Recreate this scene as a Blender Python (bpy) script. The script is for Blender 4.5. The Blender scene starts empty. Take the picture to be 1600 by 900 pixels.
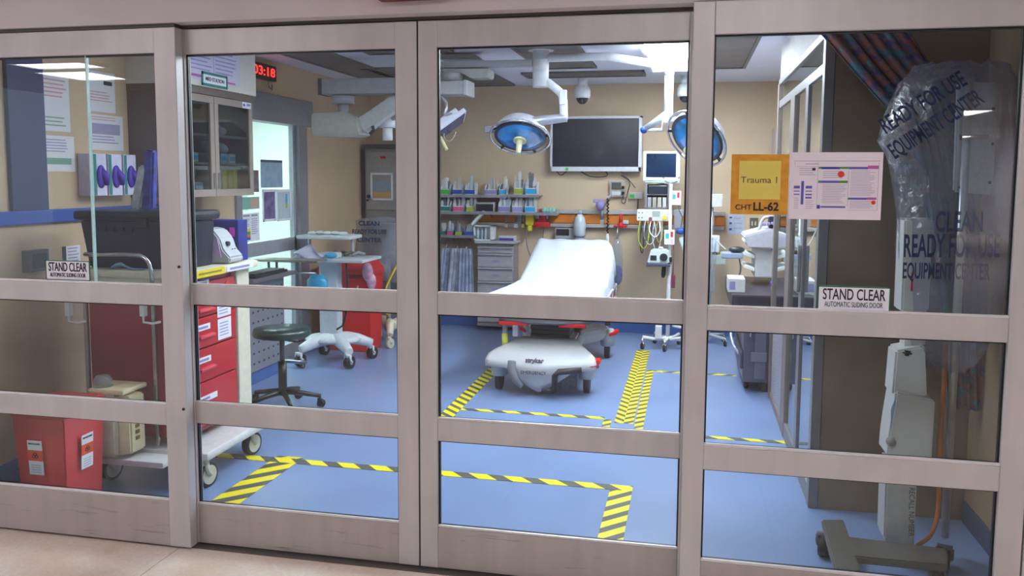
import bpy, bmesh, math, random
from mathutils import Vector, Matrix
random.seed(7)
C = bpy.context.scene.collection
V = Vector

# ------------------------------------------------------------------ camera
FPX, YAW, PITCH, ROLL, CX, CY = 1311.5, .2109, .0932, .005, 794.6, 399.7
EYE = V((0, -3.06, 1.55))
fw = V((-math.sin(YAW)*math.cos(PITCH), math.cos(YAW)*math.cos(PITCH), -math.sin(PITCH)))
r0 = V((math.cos(YAW), math.sin(YAW), 0)); u0 = r0.cross(fw)
RT = r0*math.cos(ROLL)+u0*math.sin(ROLL); UP = -r0*math.sin(ROLL)+u0*math.cos(ROLL)
cam = bpy.data.cameras.new('camera'); co = bpy.data.objects.new('camera', cam); C.objects.link(co)
m = Matrix((RT, UP, -fw)).transposed().to_4x4(); m.translation = EYE
co.matrix_world = m
cam.sensor_width = 36; cam.lens = FPX/1600*36
cam.shift_x = (800-CX)/1600; cam.shift_y = (CY-450)/1600
cam.clip_start = .05
sc = bpy.context.scene; sc.camera = co

# ------------------------------------------------------------------ world, view
w = bpy.data.worlds.new('world'); sc.world = w; w.use_nodes = True
w.node_tree.nodes['Background'].inputs[0].default_value = (.80, .84, 1, 1)
w.node_tree.nodes['Background'].inputs[1].default_value = .45
sc.view_settings.view_transform = 'Standard'; sc.view_settings.look = 'None'
sc.view_settings.gamma = 1; sc.view_settings.use_curve_mapping = False
sc.view_settings.exposure = 1.45
ROOM_LIGHT, HALL_LIGHT = 15.0, 7.5

# a pixel of the photograph carried to a chosen plane of the room
def ray(px, py): return fw + RT*((px-CX)/FPX) - UP*((py-CY)/FPX)
def PY(px, py, y):
    d = ray(px, py); return EYE + d*((y-EYE.y)/d.y)
def PX(px, py, x):
    d = ray(px, py); return EYE + d*((x-EYE.x)/d.x)
def PZ(px, py, z=0):
    d = ray(px, py); return EYE + d*((z-EYE.z)/d.z)

# ------------------------------------------------------------------ materials
def lin(h):
    h = h.lstrip('#'); o = []
    for i in (0, 2, 4):
        c = int(h[i:i+2], 16)/255; o.append(c/12.92 if c <= .04045 else ((c+.055)/1.055)**2.4)
    return (*o, 1)
_m = {}
def mat(col, rough=.5, metal=0, var=.06, scale=30, bump=0, emit=0, coat=0, trans=0, alpha=None, col2=None, key=None):
    k = (col, rough, metal, var, scale, bump, emit, coat, trans, alpha, col2, key)
    if k in _m: return _m[k]
    m = bpy.data.materials.new('paint_%d' % len(_m)); m.use_nodes = True; nt = m.node_tree; N = nt.nodes; L = nt.links
    b = N['Principled BSDF']; b.inputs['Roughness'].default_value = rough; b.inputs['Metallic'].default_value = metal
    if coat: b.inputs['Coat Weight'].default_value = coat
    if trans: b.inputs['Transmission Weight'].default_value = trans
    if alpha is not None: b.inputs['Alpha'].default_value = alpha
    c = lin(col)
    tc = N.new('ShaderNodeTexCoord'); nz = N.new('ShaderNodeTexNoise'); nz.inputs['Scale'].default_value = scale; nz.inputs['Detail'].default_value = 4
    L.new(tc.outputs['Object'], nz.inputs['Vector'])
    rp = N.new('ShaderNodeValToRGB')
    if col2: c2 = lin(col2); lo, hi = c, c2
    else: lo = tuple(v*(1-var) for v in c[:3])+(1,); hi = tuple(min(1, v*(1+var)) for v in c[:3])+(1,)
    rp.color_ramp.elements[0].color = lo; rp.color_ramp.elements[1].color = hi
    rp.color_ramp.elements[0].position = .35; rp.color_ramp.elements[1].position = .65
    L.new(nz.outputs['Fac'], rp.inputs['Fac']); L.new(rp.outputs['Color'], b.inputs['Base Color'])
    if bump:
        bp = N.new('ShaderNodeBump'); bp.inputs['Strength'].default_value = bump; bp.inputs['Distance'].default_value = .01
        L.new(nz.outputs['Fac'], bp.inputs['Height']); L.new(bp.outputs['Normal'], b.inputs['Normal'])
    if emit:
        b.inputs['Emission Color'].default_value = c; b.inputs['Emission Strength'].default_value = emit
    _m[k] = m; return m

def glass_mat(name, tint, f0=.05, power=5, top=.9, rough=0.0, film=0.0, filmcol='#ffffff', wrinkle=0):
    m = bpy.data.materials.new(name); m.use_nodes = True; nt = m.node_tree; N = nt.nodes; L = nt.links
    for n in list(N): N.remove(n)
    out = N.new('ShaderNodeOutputMaterial'); t = N.new('ShaderNodeBsdfTransparent'); g = N.new('ShaderNodeBsdfGlossy')
    t.inputs[0].default_value = lin(tint); g.inputs['Roughness'].default_value = rough; g.inputs['Color'].default_value = (1, 1, 1, 1)
    lw = N.new('ShaderNodeLayerWeight'); lw.inputs['Blend'].default_value = .5
    p = N.new('ShaderNodeMath'); p.operation = 'POWER'; p.inputs[1].default_value = power; L.new(lw.outputs['Facing'], p.inputs[0])
    ma = N.new('ShaderNodeMath'); ma.operation = 'MULTIPLY_ADD'; ma.inputs[1].default_value = top-f0; ma.inputs[2].default_value = f0
    ma.use_clamp = True; L.new(p.outputs[0], ma.inputs[0])
    mx = N.new('ShaderNodeMixShader'); L.new(ma.outputs[0], mx.inputs[0]); L.new(t.outputs[0], mx.inputs[1]); L.new(g.outputs[0], mx.inputs[2])
    if wrinkle:
        tc = N.new('ShaderNodeTexCoord'); nz = N.new('ShaderNodeTexNoise'); nz.inputs['Scale'].default_value = 9; nz.inputs['Detail'].default_value = 6; nz.inputs['Distortion'].default_value = 1.5
        L.new(tc.outputs['Object'], nz.inputs['Vector'])
        bp = N.new('ShaderNodeBump'); bp.inputs['Strength'].default_value = wrinkle; bp.inputs['Distance'].default_value = .05
        L.new(nz.outputs['Fac'], bp.inputs['Height']); L.new(bp.outputs[0], g.inputs['Normal']); L.new(bp.outputs[0], lw.inputs['Normal'])
    last = mx
    if film:
        d = N.new('ShaderNodeBsdfDiffuse'); d.inputs[0].default_value = lin(filmcol)
        m2 = N.new('ShaderNodeMixShader'); m2.inputs[0].default_value = film; L.new(mx.outputs[0], m2.inputs[1]); L.new(d.outputs[0], m2.inputs[2]); last = m2
    L.new(last.outputs[0], out.inputs[0]); return m
GLASS = glass_mat('door_glass', '#eef5f4', f0=.035, top=.8)
PART_GLASS = glass_mat('partition_glass', '#b9d6d8', f0=.18, top=.95, power=3)
CAB_GLASS = glass_mat('cabinet_glass', '#cfd8d8', f0=.07, top=.8)
PLASTIC = glass_mat('clear_plastic', '#dfe0ea', f0=.06, top=.75, power=2.2, rough=.12, film=.09, filmcol='#d6d3e4', wrinkle=.9)
CLEAR = glass_mat('clear_tube', '#e2e8ee', f0=.08, top=.8, power=2.5, rough=.08, film=.15, filmcol='#dfe6ee')

def node_mat(name, fn, rough=.5, metal=0, coat=0):
    m = bpy.data.materials.new(name); m.use_nodes = True; nt = m.node_tree
    b = nt.nodes['Principled BSDF']; b.inputs['Roughness'].default_value = rough; b.inputs['Metallic'].default_value = metal; b.inputs['Coat Weight'].default_value = coat
    c = fn(nt); nt.links.new(c, b.inputs['Base Color']); return m
def mixc(nt, fac, a, b):
    n = nt.nodes.new('ShaderNodeMix'); n.data_type = 'RGBA'
    if isinstance(fac, float): n.inputs[0].default_value = fac
    else: nt.links.new(fac, n.inputs[0])
    for i, v in ((6, a), (7, b)):
        if isinstance(v, tuple): n.inputs[i].default_value = v
        else: nt.links.new(v, n.inputs[i])
    return n.outputs[2]
def noise(nt, scale, detail=4, rough=.5, stretch=None, coord='Object', dist=0):
    tc = nt.nodes.new('ShaderNodeTexCoord'); nz = nt.nodes.new('ShaderNodeTexNoise'); nz.inputs['Scale'].default_value = scale
    nz.inputs['Detail'].default_value = detail; nz.inputs['Roughness'].default_value = rough; nz.inputs['Distortion'].default_value = dist
    if stretch:
        mp = nt.nodes.new('ShaderNodeMapping'); mp.inputs['Scale'].default_value = stretch; nt.links.new(tc.outputs[coord], mp.inputs[0]); nt.links.new(mp.outputs[0], nz.inputs['Vector'])
    else: nt.links.new(tc.outputs[coord], nz.inputs['Vector'])
    return nz.outputs['Fac']
def ramp(nt, fac, lo, hi):
    n = nt.nodes.new('ShaderNodeMapRange'); n.inputs['From Min'].default_value = lo; n.inputs['From Max'].default_value = hi; nt.links.new(fac, n.inputs['Value']); return n.outputs[0]

def vinyl(nt):
    a = noise(nt, 260, 2); b = noise(nt, 1.6, 4)
    c = mixc(nt, ramp(nt, a, .38, .62), lin('#667aa4'), lin('#7c90b8'))
    return mixc(nt, ramp(nt, b, .3, .75), c, lin('#7d93bf'))
M_VINYL = node_mat('blue_vinyl', vinyl, .32)
def terrazzo(nt):
    a = noise(nt, 60, 5, .7); b = noise(nt, 2.4, 5, .6)
    c = mixc(nt, ramp(nt, a, .35, .7), lin('#d3c6b8'), lin('#e6dccf'))
    c = mixc(nt, ramp(nt, b, .45, .75), c, lin('#c6ab94'))
    tc = nt.nodes.new('ShaderNodeTexCoord'); br = nt.nodes.new('ShaderNodeTexBrick'); mp = nt.nodes.new('ShaderNodeMapping')
    mp.inputs['Location'].default_value = (-.64, .09, 0); nt.links.new(tc.outputs['Object'], mp.inputs[0]); nt.links.new(mp.outputs[0], br.inputs['Vector'])
    br.offset = 0; br.inputs['Scale'].default_value = 1; br.inputs['Brick Width'].default_value = 1.22; br.inputs['Row Height'].default_value = 1.22; br.inputs['Mortar Size'].default_value = .0018
    return mixc(nt, br.outputs['Fac'], c, lin('#8c7462'))
M_TERRAZZO = node_mat('beige_floor_tile', terrazzo, .38)
def tape_mat(name, axis, fq=9.5):
    def fn(nt):
        tc = nt.nodes.new('ShaderNodeTexCoord'); sp = nt.nodes.new('ShaderNodeSeparateXYZ'); nt.links.new(tc.outputs['Object'], sp.inputs[0])
        ad = nt.nodes.new('ShaderNodeMath'); ad.operation = 'ADD' if axis > 0 else 'SUBTRACT'
        nt.links.new(sp.outputs[0], ad.inputs[0]); nt.links.new(sp.outputs[1], ad.inputs[1])
        mu = nt.nodes.new('ShaderNodeMath'); mu.operation = 'MULTIPLY'; mu.inputs[1].default_value = fq; nt.links.new(ad.outputs[0], mu.inputs[0])
        fr = nt.nodes.new('ShaderNodeMath'); fr.operation = 'FRACT'; nt.links.new(mu.outputs[0], fr.inputs[0])
        gt = nt.nodes.new('ShaderNodeMath'); gt.operation = 'GREATER_THAN'; gt.inputs[1].default_value = .54; nt.links.new(fr.outputs[0], gt.inputs[0])
        return mixc(nt, gt.outputs[0], lin('#efdc16'), lin('#55544c'))
    return node_mat(name, fn, .45)
TAPE_A, TAPE_B = tape_mat('hazard_stripe', 1), tape_mat('hazard_stripe_mirrored', -1)
TAPE_L, TAPE_M = tape_mat('hazard_stripe_long', 1, 5.4), tape_mat('hazard_stripe_long_mirrored', -1, 6.5)
def alu(nt):
    a = noise(nt, 14, 4, stretch=(1, 1, .08)); b = noise(nt, 3, 4)
    c = mixc(nt, ramp(nt, a, .3, .7), lin('#bcb7b6'), lin('#c8c3c2'))
    return mixc(nt, ramp(nt, b, .5, .8), c, lin('#b2adac'))
M_ALU = node_mat('anodised_frame', alu, .42, .25)
def kick(nt):
    a = noise(nt, 14, 4, stretch=(1, 1, .08)); b = noise(nt, 7, 6, .65, stretch=(.5, .5, 9))
    c = mixc(nt, ramp(nt, a, .3, .7), lin('#a89f9b'), lin('#b2a9a5'))
    return mixc(nt, ramp(nt, b, .60, .74), c, lin('#6d605b'))
M_KICK = node_mat('scuffed_frame', kick, .45, .25)
def curtain_fn(nt):
    a = noise(nt, 7, 3, .6, dist=1.2); b = noise(nt, 9, 3, .6, stretch=(1, 1, 1.3), dist=2); d = noise(nt, 13, 4, .6, stretch=(1.2, 1, .9), dist=1)
    c = mixc(nt, ramp(nt, a, .42, .55), lin('#2d6b80'), lin('#8e4f44'))
    c = mixc(nt, ramp(nt, b, .52, .60), c, lin('#4a3a72'))
    return mixc(nt, ramp(nt, d, .56, .64), c, lin('#347f83'))
M_CURTAIN = node_mat('patterned_curtain', curtain_fn, .8)
def speckle(nt):
    a = noise(nt, 90, 3, .6); return mixc(nt, ramp(nt, a, .45, .56), lin('#77737e'), lin('#b9b4bb'))
M_SPECKLE = node_mat('speckled_panel', speckle, .4)

WALL = mat('#d4bb9e', .7, var=.03, scale=4); WALLR = mat('#e6d8c8', .7, var=.03, scale=4)
CEIL = mat('#dcdce6', .8, var=.03, scale=4); HEADM = mat('#cfc6c8', .55, var=.03, scale=3)
COVE = mat('#3763a3', .4); BROWN = mat('#8a7763', .4, var=.08, scale=3, col2='#7a6856')
WHITE = mat('#e4e4e6', .4); CREAM = mat('#ddd5bf', .4); OFFW = mat('#cfcdd0', .45); SHEET = mat('#ced1de', .8, var=.01, scale=12, bump=.1)
RED = mat('#bf0f24', .4, var=.05, coat=.2); REDB = mat('#d2141c', .45); STEEL = mat('#b9b9bd', .25, .9); CHROME = mat('#d0d0d4', .15, 1)
DARK = mat('#1c1e24', .45); BLACK = mat('#0d0d10', .4); GREY = mat('#8f8f96', .5); DGREY = mat('#55565e', .5); LGREY = mat('#b4b3b8', .45)
BLUE = mat('#1f4fa8', .5); NAVY = mat('#1e2740', .5); TEAL = mat('#0f7c74', .5); YEL = mat('#e9cf1c', .5); ORANGE = mat('#d98228', .5, col2='#cc7418')
PAPER = mat('#e9e6ee', .6, var=.01); INK = mat('#26262c', .7); LILAC = mat('#8f86b8', .6); PURP = mat('#4a2aa8', .5); GREEN = mat('#25c53a', .5); CYAN = mat('#2aa4d8', .5)
PINK = mat('#d8588c', .5); LIME = mat('#a9b62a', .5); BEIGE = mat('#d9bf98', .5); CASTER = mat('#cfc8b4', .5); RUBBER = mat('#23242a', .6); DUST = mat('#7d6650', .6)

# ------------------------------------------------------------------ geometry
class MB:
    def __init__(s): s.b = bmesh.new(); s.mats = []; s.cur = 0
    def use(s, m):
        if m not in s.mats: s.mats.append(m)
        s.cur = s.mats.index(m); return s
    def _mark(s, n0):
        s.b.faces.ensure_lookup_table()
        for f in s.b.faces[n0:]: f.material_index = s.cur
    def box(s, a, c, bev=0, rz=0, piv=None, M=None):
        lo = [min(a[i], c[i]) for i in range(3)]; hi = [max(a[i], c[i]) for i in range(3)]
        t = bmesh.new(); r = bmesh.ops.create_cube(t, size=1)
        for v in t.verts: v.co = V([lo[i]+(v.co[i]+.5)*(hi[i]-lo[i]) for i in range(3)])
        if bev:
            bev = min(bev, .45*min(hi[i]-lo[i] for i in range(3)))
            bmesh.ops.bevel(t, geom=t.edges[:], offset=bev, segments=2, affect='EDGES', profile=.6)
        if rz:
            pv = V(piv) if piv else (V(lo)+V(hi))/2
            R_ = Matrix.Translation(pv) @ Matrix.Rotation(rz, 4, 'Z') @ Matrix.Translation(-pv)
            bmesh.ops.transform(t, matrix=R_, verts=t.verts)
        if M is not None: bmesh.ops.transform(t, matrix=M, verts=t.verts)
        return s._join(t)
    def _join(s, t):
        me = bpy.data.meshes.new('t'); t.to_mesh(me); t.free(); n0 = len(s.b.faces); s.b.from_mesh(me); bpy.data.meshes.remove(me); s._mark(n0); return s
    def cyl(s, p, q, r, r2=None, n=16, caps=True):
        p, q = V(p), V(q); d = q-p; t = bmesh.new()
        bmesh.ops.create_cone(t, cap_ends=caps, segments=n, radius1=r, radius2=r if r2 is None else r2, depth=d.length)
        M_ = Matrix.Translation((p+q)/2) @ d.to_track_quat('Z', 'Y').to_matrix().to_4x4()
        bmesh.ops.transform(t, matrix=M_, verts=t.verts)
        for f in t.faces: f.smooth = len(f.verts) == 4
        return s._join(t)
    def tube(s, pts, r, n=8, smooth=0):
        pts = [V(p) for p in pts]
        for _ in range(smooth):
            if isinstance(r, (list, tuple)):
                rq = [r[0]]
                for a, b in zip(r, r[1:]): rq += [a*.75+b*.25, a*.25+b*.75]
                r = rq+[r[-1]]
            q = [pts[0]]
            for a, b in zip(pts, pts[1:]): q += [a*.75+b*.25, a*.25+b*.75]
            pts = q+[pts[-1]]
        t = bmesh.new(); rings = []
        up = V((0, 0, 1))
        for i, p in enumerate(pts):
            d = (pts[min(i+1, len(pts)-1)]-pts[max(i-1, 0)]).normalized()
            a = d.cross(up)
            if a.length < .2: a = d.cross(V((1, 0, 0)))
            a.normalize(); 
            if rings and a.dot(la) < 0: a = -a
            la = a
            b = d.cross(a)
            rr = r[i] if isinstance(r, (list, tuple)) else r
            rings.append([t.verts.new(p+a*rr*math.cos(k*2*math.pi/n)+b*rr*math.sin(k*2*math.pi/n)) for k in range(n)])
        for A, B in zip(rings, rings[1:]):
            for k in range(n): f = t.faces.new((A[k], A[(k+1) % n], B[(k+1) % n], B[k])); f.smooth = True
        t.faces.new(rings[0][::-1]); t.faces.new(rings[-1])
        bmesh.ops.recalc_face_normals(t, faces=t.faces)
        return s._join(t)
    def lathe(s, c, prof, n=28, axis=(0, 0, 1), sx=1, sy=1):
        t = bmesh.new(); rings = []
        q = V(axis).to_track_quat('Z', 'Y').to_matrix().to_4x4(); T_ = Matrix.Translation(V(c)) @ q
        for r, z in prof: rings.append([t.verts.new(T_ @ V((r*sx*math.cos(k*2*math.pi/n), r*sy*math.sin(k*2*math.pi/n), z))) for k in range(n)])
        for A, B in zip(rings, rings[1:]):
            for k in range(n): f = t.faces.new((A[k], A[(k+1) % n], B[(k+1) % n], B[k])); f.smooth = True
        t.faces.new(rings[0][::-1]); t.faces.new(rings[-1]); bmesh.ops.recalc_face_normals(t, faces=t.faces)
        return s._join(t)
    def prism(s, pts, ext, bev=0):
        t = bmesh.new(); a = [t.verts.new(V(p)) for p in pts]; b = [t.verts.new(V(p)+V(ext)) for p in pts]
        t.faces.new(a[::-1]); t.faces.new(b); n = len(a)
        for i in range(n): t.faces.new((a[i], a[(i+1) % n], b[(i+1) % n], b[i]))
        bmesh.ops.recalc_face_normals(t, faces=t.faces)
        if bev: bmesh.ops.bevel(t, geom=t.edges[:], offset=bev, segments=2, affect='EDGES')
        return s._join(t)
    def sph(s, c, r, sc=(1, 1, 1), n=16):
        t = bmesh.new(); bmesh.ops.create_uvsphere(t, u_segments=n, v_segments=n//2+2, radius=r)
        for v in t.verts: v.co = V((v.co.x*sc[0], v.co.y*sc[1], v.co.z*sc[2]))+V(c)
        for f in t.faces: f.smooth = True
        return s._join(t)
    def sheet(s, grid, th=.003, smooth=True):
        t = bmesh.new(); vs = [[t.verts.new(V(p)) for p in row] for row in grid]
        for i in range(len(vs)-1):
            for j in range(len(vs[0])-1):
                f = t.faces.new((vs[i][j], vs[i][j+1], vs[i+1][j+1], vs[i+1][j])); f.smooth = smooth
        bmesh.ops.recalc_face_normals(t, faces=t.faces)
        bmesh.ops.solidify(t, geom=t.faces[:], thickness=th)
        return s._join(t)
    def text(s, txt, size, pos, right, up, depth=.0015, align='CENTER', squash=1, bold=0, fit=None):
        cu = bpy.data.curves.new('t', 'FONT'); cu.body = txt; cu.size = 1; cu.align_x = align; cu.align_y = 'CENTER'; cu.extrude = depth/2/size; cu.offset = bold
        o = bpy.data.objects.new('t', cu); C.objects.link(o); dg = bpy.context.evaluated_depsgraph_get(); dg.update()
        me = bpy.data.meshes.new_from_object(o.evaluated_get(dg)); bpy.data.objects.remove(o); bpy.data.curves.remove(cu)
        if fit: xs = [v.co.x for v in me.vertices]; squash = fit/((max(xs)-min(xs))*size)
        R, U_ = V(right).normalized(), V(up).normalized(); N_ = R.cross(U_)
        M_ = Matrix((R*size*squash, U_*size, N_*size)).transposed().to_4x4(); M_.translation = V(pos)
        t = bmesh.new(); t.from_mesh(me); bpy.data.meshes.remove(me)
        bmesh.ops.transform(t, matrix=M_, verts=t.verts)
        return s._join(t)
    def out(s, name, m=None, parent=None):
        me = bpy.data.meshes.new(name); 
        if m is not None and not s.mats: s.mats = [m]
        for x in s.mats: me.materials.append(x)
        o = bpy.data.objects.new(name, me); C.objects.link(o)
        if parent is None:
            lo = V([min(v.co[i] for v in s.b.verts) for i in range(3)]); hi = V([max(v.co[i] for v in s.b.verts) for i in range(3)])
            c = V(((lo.x+hi.x)/2, (lo.y+hi.y)/2, lo.z)); bmesh.ops.translate(s.b, vec=-c, verts=s.b.verts); o.location = c; o['_w'] = list(c)
        else:
            o.parent = parent; o.matrix_parent_inverse = Matrix.Translation(-V(parent.get('_w', (0, 0, 0)))); o['_w'] = (0, 0, 0)
        s.b.to_mesh(me); s.b.free(); return o
def tag(o, label, cat, group=None):
    o['label'] = label; o['category'] = cat
    if group: o['group'] = group
    return o
def thing(name, label, cat, loc, group=None):
    o = bpy.data.objects.new(name, None); C.objects.link(o); o.location = V(loc); o['_w'] = list(V(loc)); o.empty_display_size = .05
    return tag(o, label, cat, group)
def dup(root, delta, label=None, group=None, recolor=None):
    def cp(o, par):
        c = o.copy(); C.objects.link(c)
        if par is not None: c.parent = par; c.matrix_parent_inverse = o.matrix_parent_inverse.copy()
        if recolor and o.name.split('.')[0] in recolor and o.data:
            c.data = o.data.copy(); c.data.materials.clear(); c.data.materials.append(recolor[o.name.split('.')[0]])
        for ch in [x for x in kids.get(o.name, [])]: cp(ch, c)
        return c
    kids = {}
    for x in bpy.data.objects:
        if x.parent: kids.setdefault(x.parent.name, []).append(x)
    r = cp(root, None); r.location = V(root.location)+V(delta); r['_w'] = list(r.location)
    if label: r['label'] = label
    if group: r['group'] = group
    return r
def struct(o):
    o['kind'] = 'structure'; return o
def sbox(name, m, *boxes, bev=0):
    b = MB()
    for a, c in boxes: b.box(a, c, bev)
    return struct(b.out(name, m))
def one(name, b, m, label, cat, group=None): return tag(b.out(name, m), label, cat, group)
X_, Y_, Z_ = V((1, 0, 0)), V((0, 1, 0)), V((0, 0, 1))

# ------------------------------------------------------------------ the room
XL, YB, H, XP = -3.3, 5.36, 2.47, .6
sbox('floor', M_VINYL, ((XL-.4, -.02, -.05), (2.6, YB+.1, 0)))
sbox('floor_hall', M_TERRAZZO, ((-9, -7.5, -.05), (5, -.02, 0)), ((3, -26, -.05), (8.5, -7.5, 0)), ((5, -7.5, -.05), (8.5, -.1, 0)))
sbox('trim_threshold', mat('#6d655f', .4, .5), ((-3.2, -.03, 0), (1.2, .05, .003)))
sbox('ceiling', CEIL, ((XL-.4, .1, H), (2.6, YB+.1, H+.05)))
sbox('ceiling_hall', mat('#d4cdcb', .8), ((-9, -7.5, 2.7), (8.5, .1, 2.75)), ((3, -26, 2.7), (8.5, -7.5, 2.75)))
sbox('wall_back', WALL, ((XL-.4, YB, 0), (2.6, YB+.1, H)))
sbox('wall_hall', mat('#cfccd2', .7), ((-9, -7.6, 0), (3, -7.5, 2.7)), ((2.9, -26, 0), (3, -7.6, 2.7)), ((8.5, -26, 0), (8.6, .1, 2.7)))
sbox('wall_left', mat('#c6aa8a', .7, var=.03, scale=4), ((XL-.1, .1, 0), (XL, 2.62, H)), ((XL-.1, 3.72, 0), (XL, YB, H)), ((XL-.1, 2.62, 2.2), (XL, 3.72, H)))
# the hall side wall above and beside the doors
sbox('wall_front', HEADM, ((-9, -.07, 2.145), (0, .1, 2.7)), ((0, -.098, 2.145), (1.12, .1, 2.7)), ((1.12, -.098, 0), (8.5, .1, 2.7)), ((-9, -.07, 0), (-3.3, .1, 2.145)))
# alcove beside the door pocket
sbox('wall_alcove', BROWN, ((XP+.03, 1.0, 0), (1.36, 1.1, H)))
sbox('wall_alcove_side', mat('#9c8468', .6, var=.05, scale=3), ((1.26, .1, 0), (1.36, 1.0, H)))
sbox('wall_left_return', WALL, ((XL-.4, .08, 0), (XL-.1, .1, H)))
# baseboards: blue vinyl cove
sbox('baseboard_back', COVE, ((XL, YB-.012, 0), (1.0, YB, .13)), bev=.004)
sbox('baseboard_left', COVE, ((XL, .12, 0), (XL+.012, 2.6, .12)), ((XL, 3.8, 0), (XL+.012, YB-.02, .12)), bev=.004)
sbox('baseboard_alcove', mat('#33405f', .45), ((1.248, .12, 0), (1.26, .98, .1)), bev=.004)
# left wall bumper band, and a dark blue strip standing in for a hall reflection
sbox('trim_bumper', mat('#1d4aa0', .5), ((XL, .12, 1.30), (XL+.03, 1.95, 1.37)), bev=.006)
sbox('trim_column', mat('#27325a', .6, var=.1, scale=12), ((XL, .50, 1.37), (XL+.025, .74, H-.02)), bev=.004)  # no real column: dark blue strip standing in for a hall reflection
# far right: wall behind the glazed partition
sbox('wall_right', WALLR, ((1.0, 3.1, 0), (1.1, YB, H)), ((2.5, 1.1, 0), (2.6, 3.1, H)), ((1.1, 3.1, 0), (2.6, 3.2, H)))
# ceiling panels
DP = mat('#77706c', .6, var=.08, scale=6, col2='#6b6460')
k = 1
for x0, y0, x1, y1 in ((-3.0, 2.6, -2.62, 4.4), (-2.35, 2.3, -1.70, 2.95), (-2.75, 3.75, -1.71, 5.2), (-1.25, 2.4, -.77, 4.0), (-1.47, 4.28, -.4, 4.62), (.12, 2.4, .43, 4.22)):
    b = MB(); b.box((x0, y0, H-.012), (x1, y1, H-.001)).box((x0, y0, H-.02), (x1, y0+.025, H-.012)).box((x0, y1-.025, H-.02), (x1, y1, H-.012)).box((x0, y0, H-.02), (x0+.025, y1, H-.012)).box((x1-.025, y0, H-.02), (x1, y1, H-.012))
    struct(b.out('trim_%d' % k, DP)); k += 1

# ------------------------------------------------------------------ ceiling lights (lamps of the place, and unseen ones added to brighten the room)
def ceiling_light(x0, y0, x1, y1, z, e, label, cold=True, frame=WHITE):
    t = thing('ceiling_light', label, 'ceiling light', ((x0+x1)/2, (y0+y1)/2, z-.04), 'recessed ceiling lights')
    b = MB(); f = .03
    b.box((x0-f, y0-f, z-.03), (x0, y1+f, z)).box((x1, y0-f, z-.03), (x1+f, y1+f, z)).box((x0, y0-f, z-.03), (x1, y0, z)).box((x0, y1, z-.03), (x1, y1+f, z)); b.out('frame', frame, t)
    MB().box((x0, y0, z-.02), (x1, y1, z-.006)).out('diffuser', mat('#f3f5ff' if cold else '#f8f4fb', .5, emit=e, var=0), t)
ceiling_light(-.32, 2.5, .08, 4.2, H, ROOM_LIGHT*1.3, 'long bright ceiling light above the right surgical lamp')
ceiling_light(-1.15, .9, -.55, 2.1, H, ROOM_LIGHT*.7, 'added out of view ceiling light brightening the open floor just inside the doors')  # unseen lamp, added to brighten the room
ceiling_light(-2.0, .6, -1.4, 1.8, H, ROOM_LIGHT*.22, 'added out of view fill light just inside the doors by the crash cart')  # weak fill lamp added out of view for the left side
ceiling_light(1.5, 1.5, 2.1, 2.7, H, ROOM_LIGHT*.8, 'ceiling light in the next bay behind the glass partition')
ceiling_light(-6.8, -4.85, -6.0, -4.45, 2.7, HALL_LIGHT*1.1, 'nearer of two hall ceiling lights at the far left end of the hall', False)
ceiling_light(-7.1, -5.85, -6.45, -5.1, 2.7, HALL_LIGHT*1.1, 'farther of two hall ceiling lights at the far left end of the hall', False)
for x, n in ((-3.2, 'left'), (.3, 'middle'), (3.4, 'right')):
    ceiling_light(x-.6, -2.6, x+.6, -2.0, 2.7, HALL_LIGHT*(.8 if x < 3 else 1), 'hall ceiling light over the %s of the sliding doors' % n, False)

ceiling_light(3.6, -13.4, 4.8, -12.2, 2.7, HALL_LIGHT*1.3, 'far hall ceiling light, the nearer of two down the side corridor', False)
ceiling_light(5.4, -23, 7.2, -21, 2.7, HALL_LIGHT*1.3, 'far hall ceiling light at the end of the side corridor', False)
# ------------------------------------------------------------------ door panels
def panel(n, x0, x1, yf, yb, sl, sr, z0=.012, z1=2.13, zb=.19, gasket=True):
    root = bpy.data.objects.new('door_%d' % n, None); C.objects.link(root); root.location = ((x0+x1)/2, yf, z0); root['_w'] = list(root.location); root['kind'] = 'structure'
    b = MB(); b.use(M_ALU)
    b.box((x0, yf, z0), (x0+sl, yb, z1), .003); b.box((x1-sr, yf, z0), (x1, yb, z1), .003)
    rails = [(2.032, z1), (1.024, 1.104), (.526, .612)]
    for a, c in rails: b.box((x0+sl, yf+.002, a), (x1-sr, yb-.002, c), .003)
    b.use(M_KICK); b.box((x0+sl, yf+.002, z0), (x1-sr, yb-.002, zb), .003)
    b.out('frame', None, root)
    edge = [zb, .526, .612, 1.024, 1.104, 2.032]
    g = MB(); rb = MB(); be = MB(); ym = (yf+yb)/2
    for a, c in ((edge[0], edge[1]), (edge[2], edge[3]), (edge[4], edge[5])):
        be = be
        for (p, q) in (((x0+sl, a), (x1-sr, a+.006)), ((x0+sl, c-.006), (x1-sr, c)), ((x0+sl, a), (x0+sl+.006, c)), ((x1-sr-.006, a), (x1-sr, c))):
            rb.box((p[0], ym-.008, p[1]), (q[0], ym+.008, q[1]))
        be.box((x0+sl, yf+.004, a), (x1-sr, ym-.009, a+.009), .002)
        MB().box((x0+sl+.001, ym-.003, a+.001), (x1-sr-.001, ym+.003, c-.001)).out('pane', GLASS, root)
    rb.out('gasket', BLACK, root); be.out('glazing_bead', mat('#d9d4d4', .3, .3), root)
    return root
p1 = panel(1, -3.02, -1.985, -.055, -.006, .06, .095, zb=.205)
p2 = panel(2, -2.0, -1.012, .0, .045, .018, .085, zb=.178)
p3 = panel(3, -1.006, .06, .0, .045, .072, .07, zb=.178)
p4 = panel(4, .0, 1.10, -.1, -.05, .072, .078, zb=.19, z1=2.143)
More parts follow.
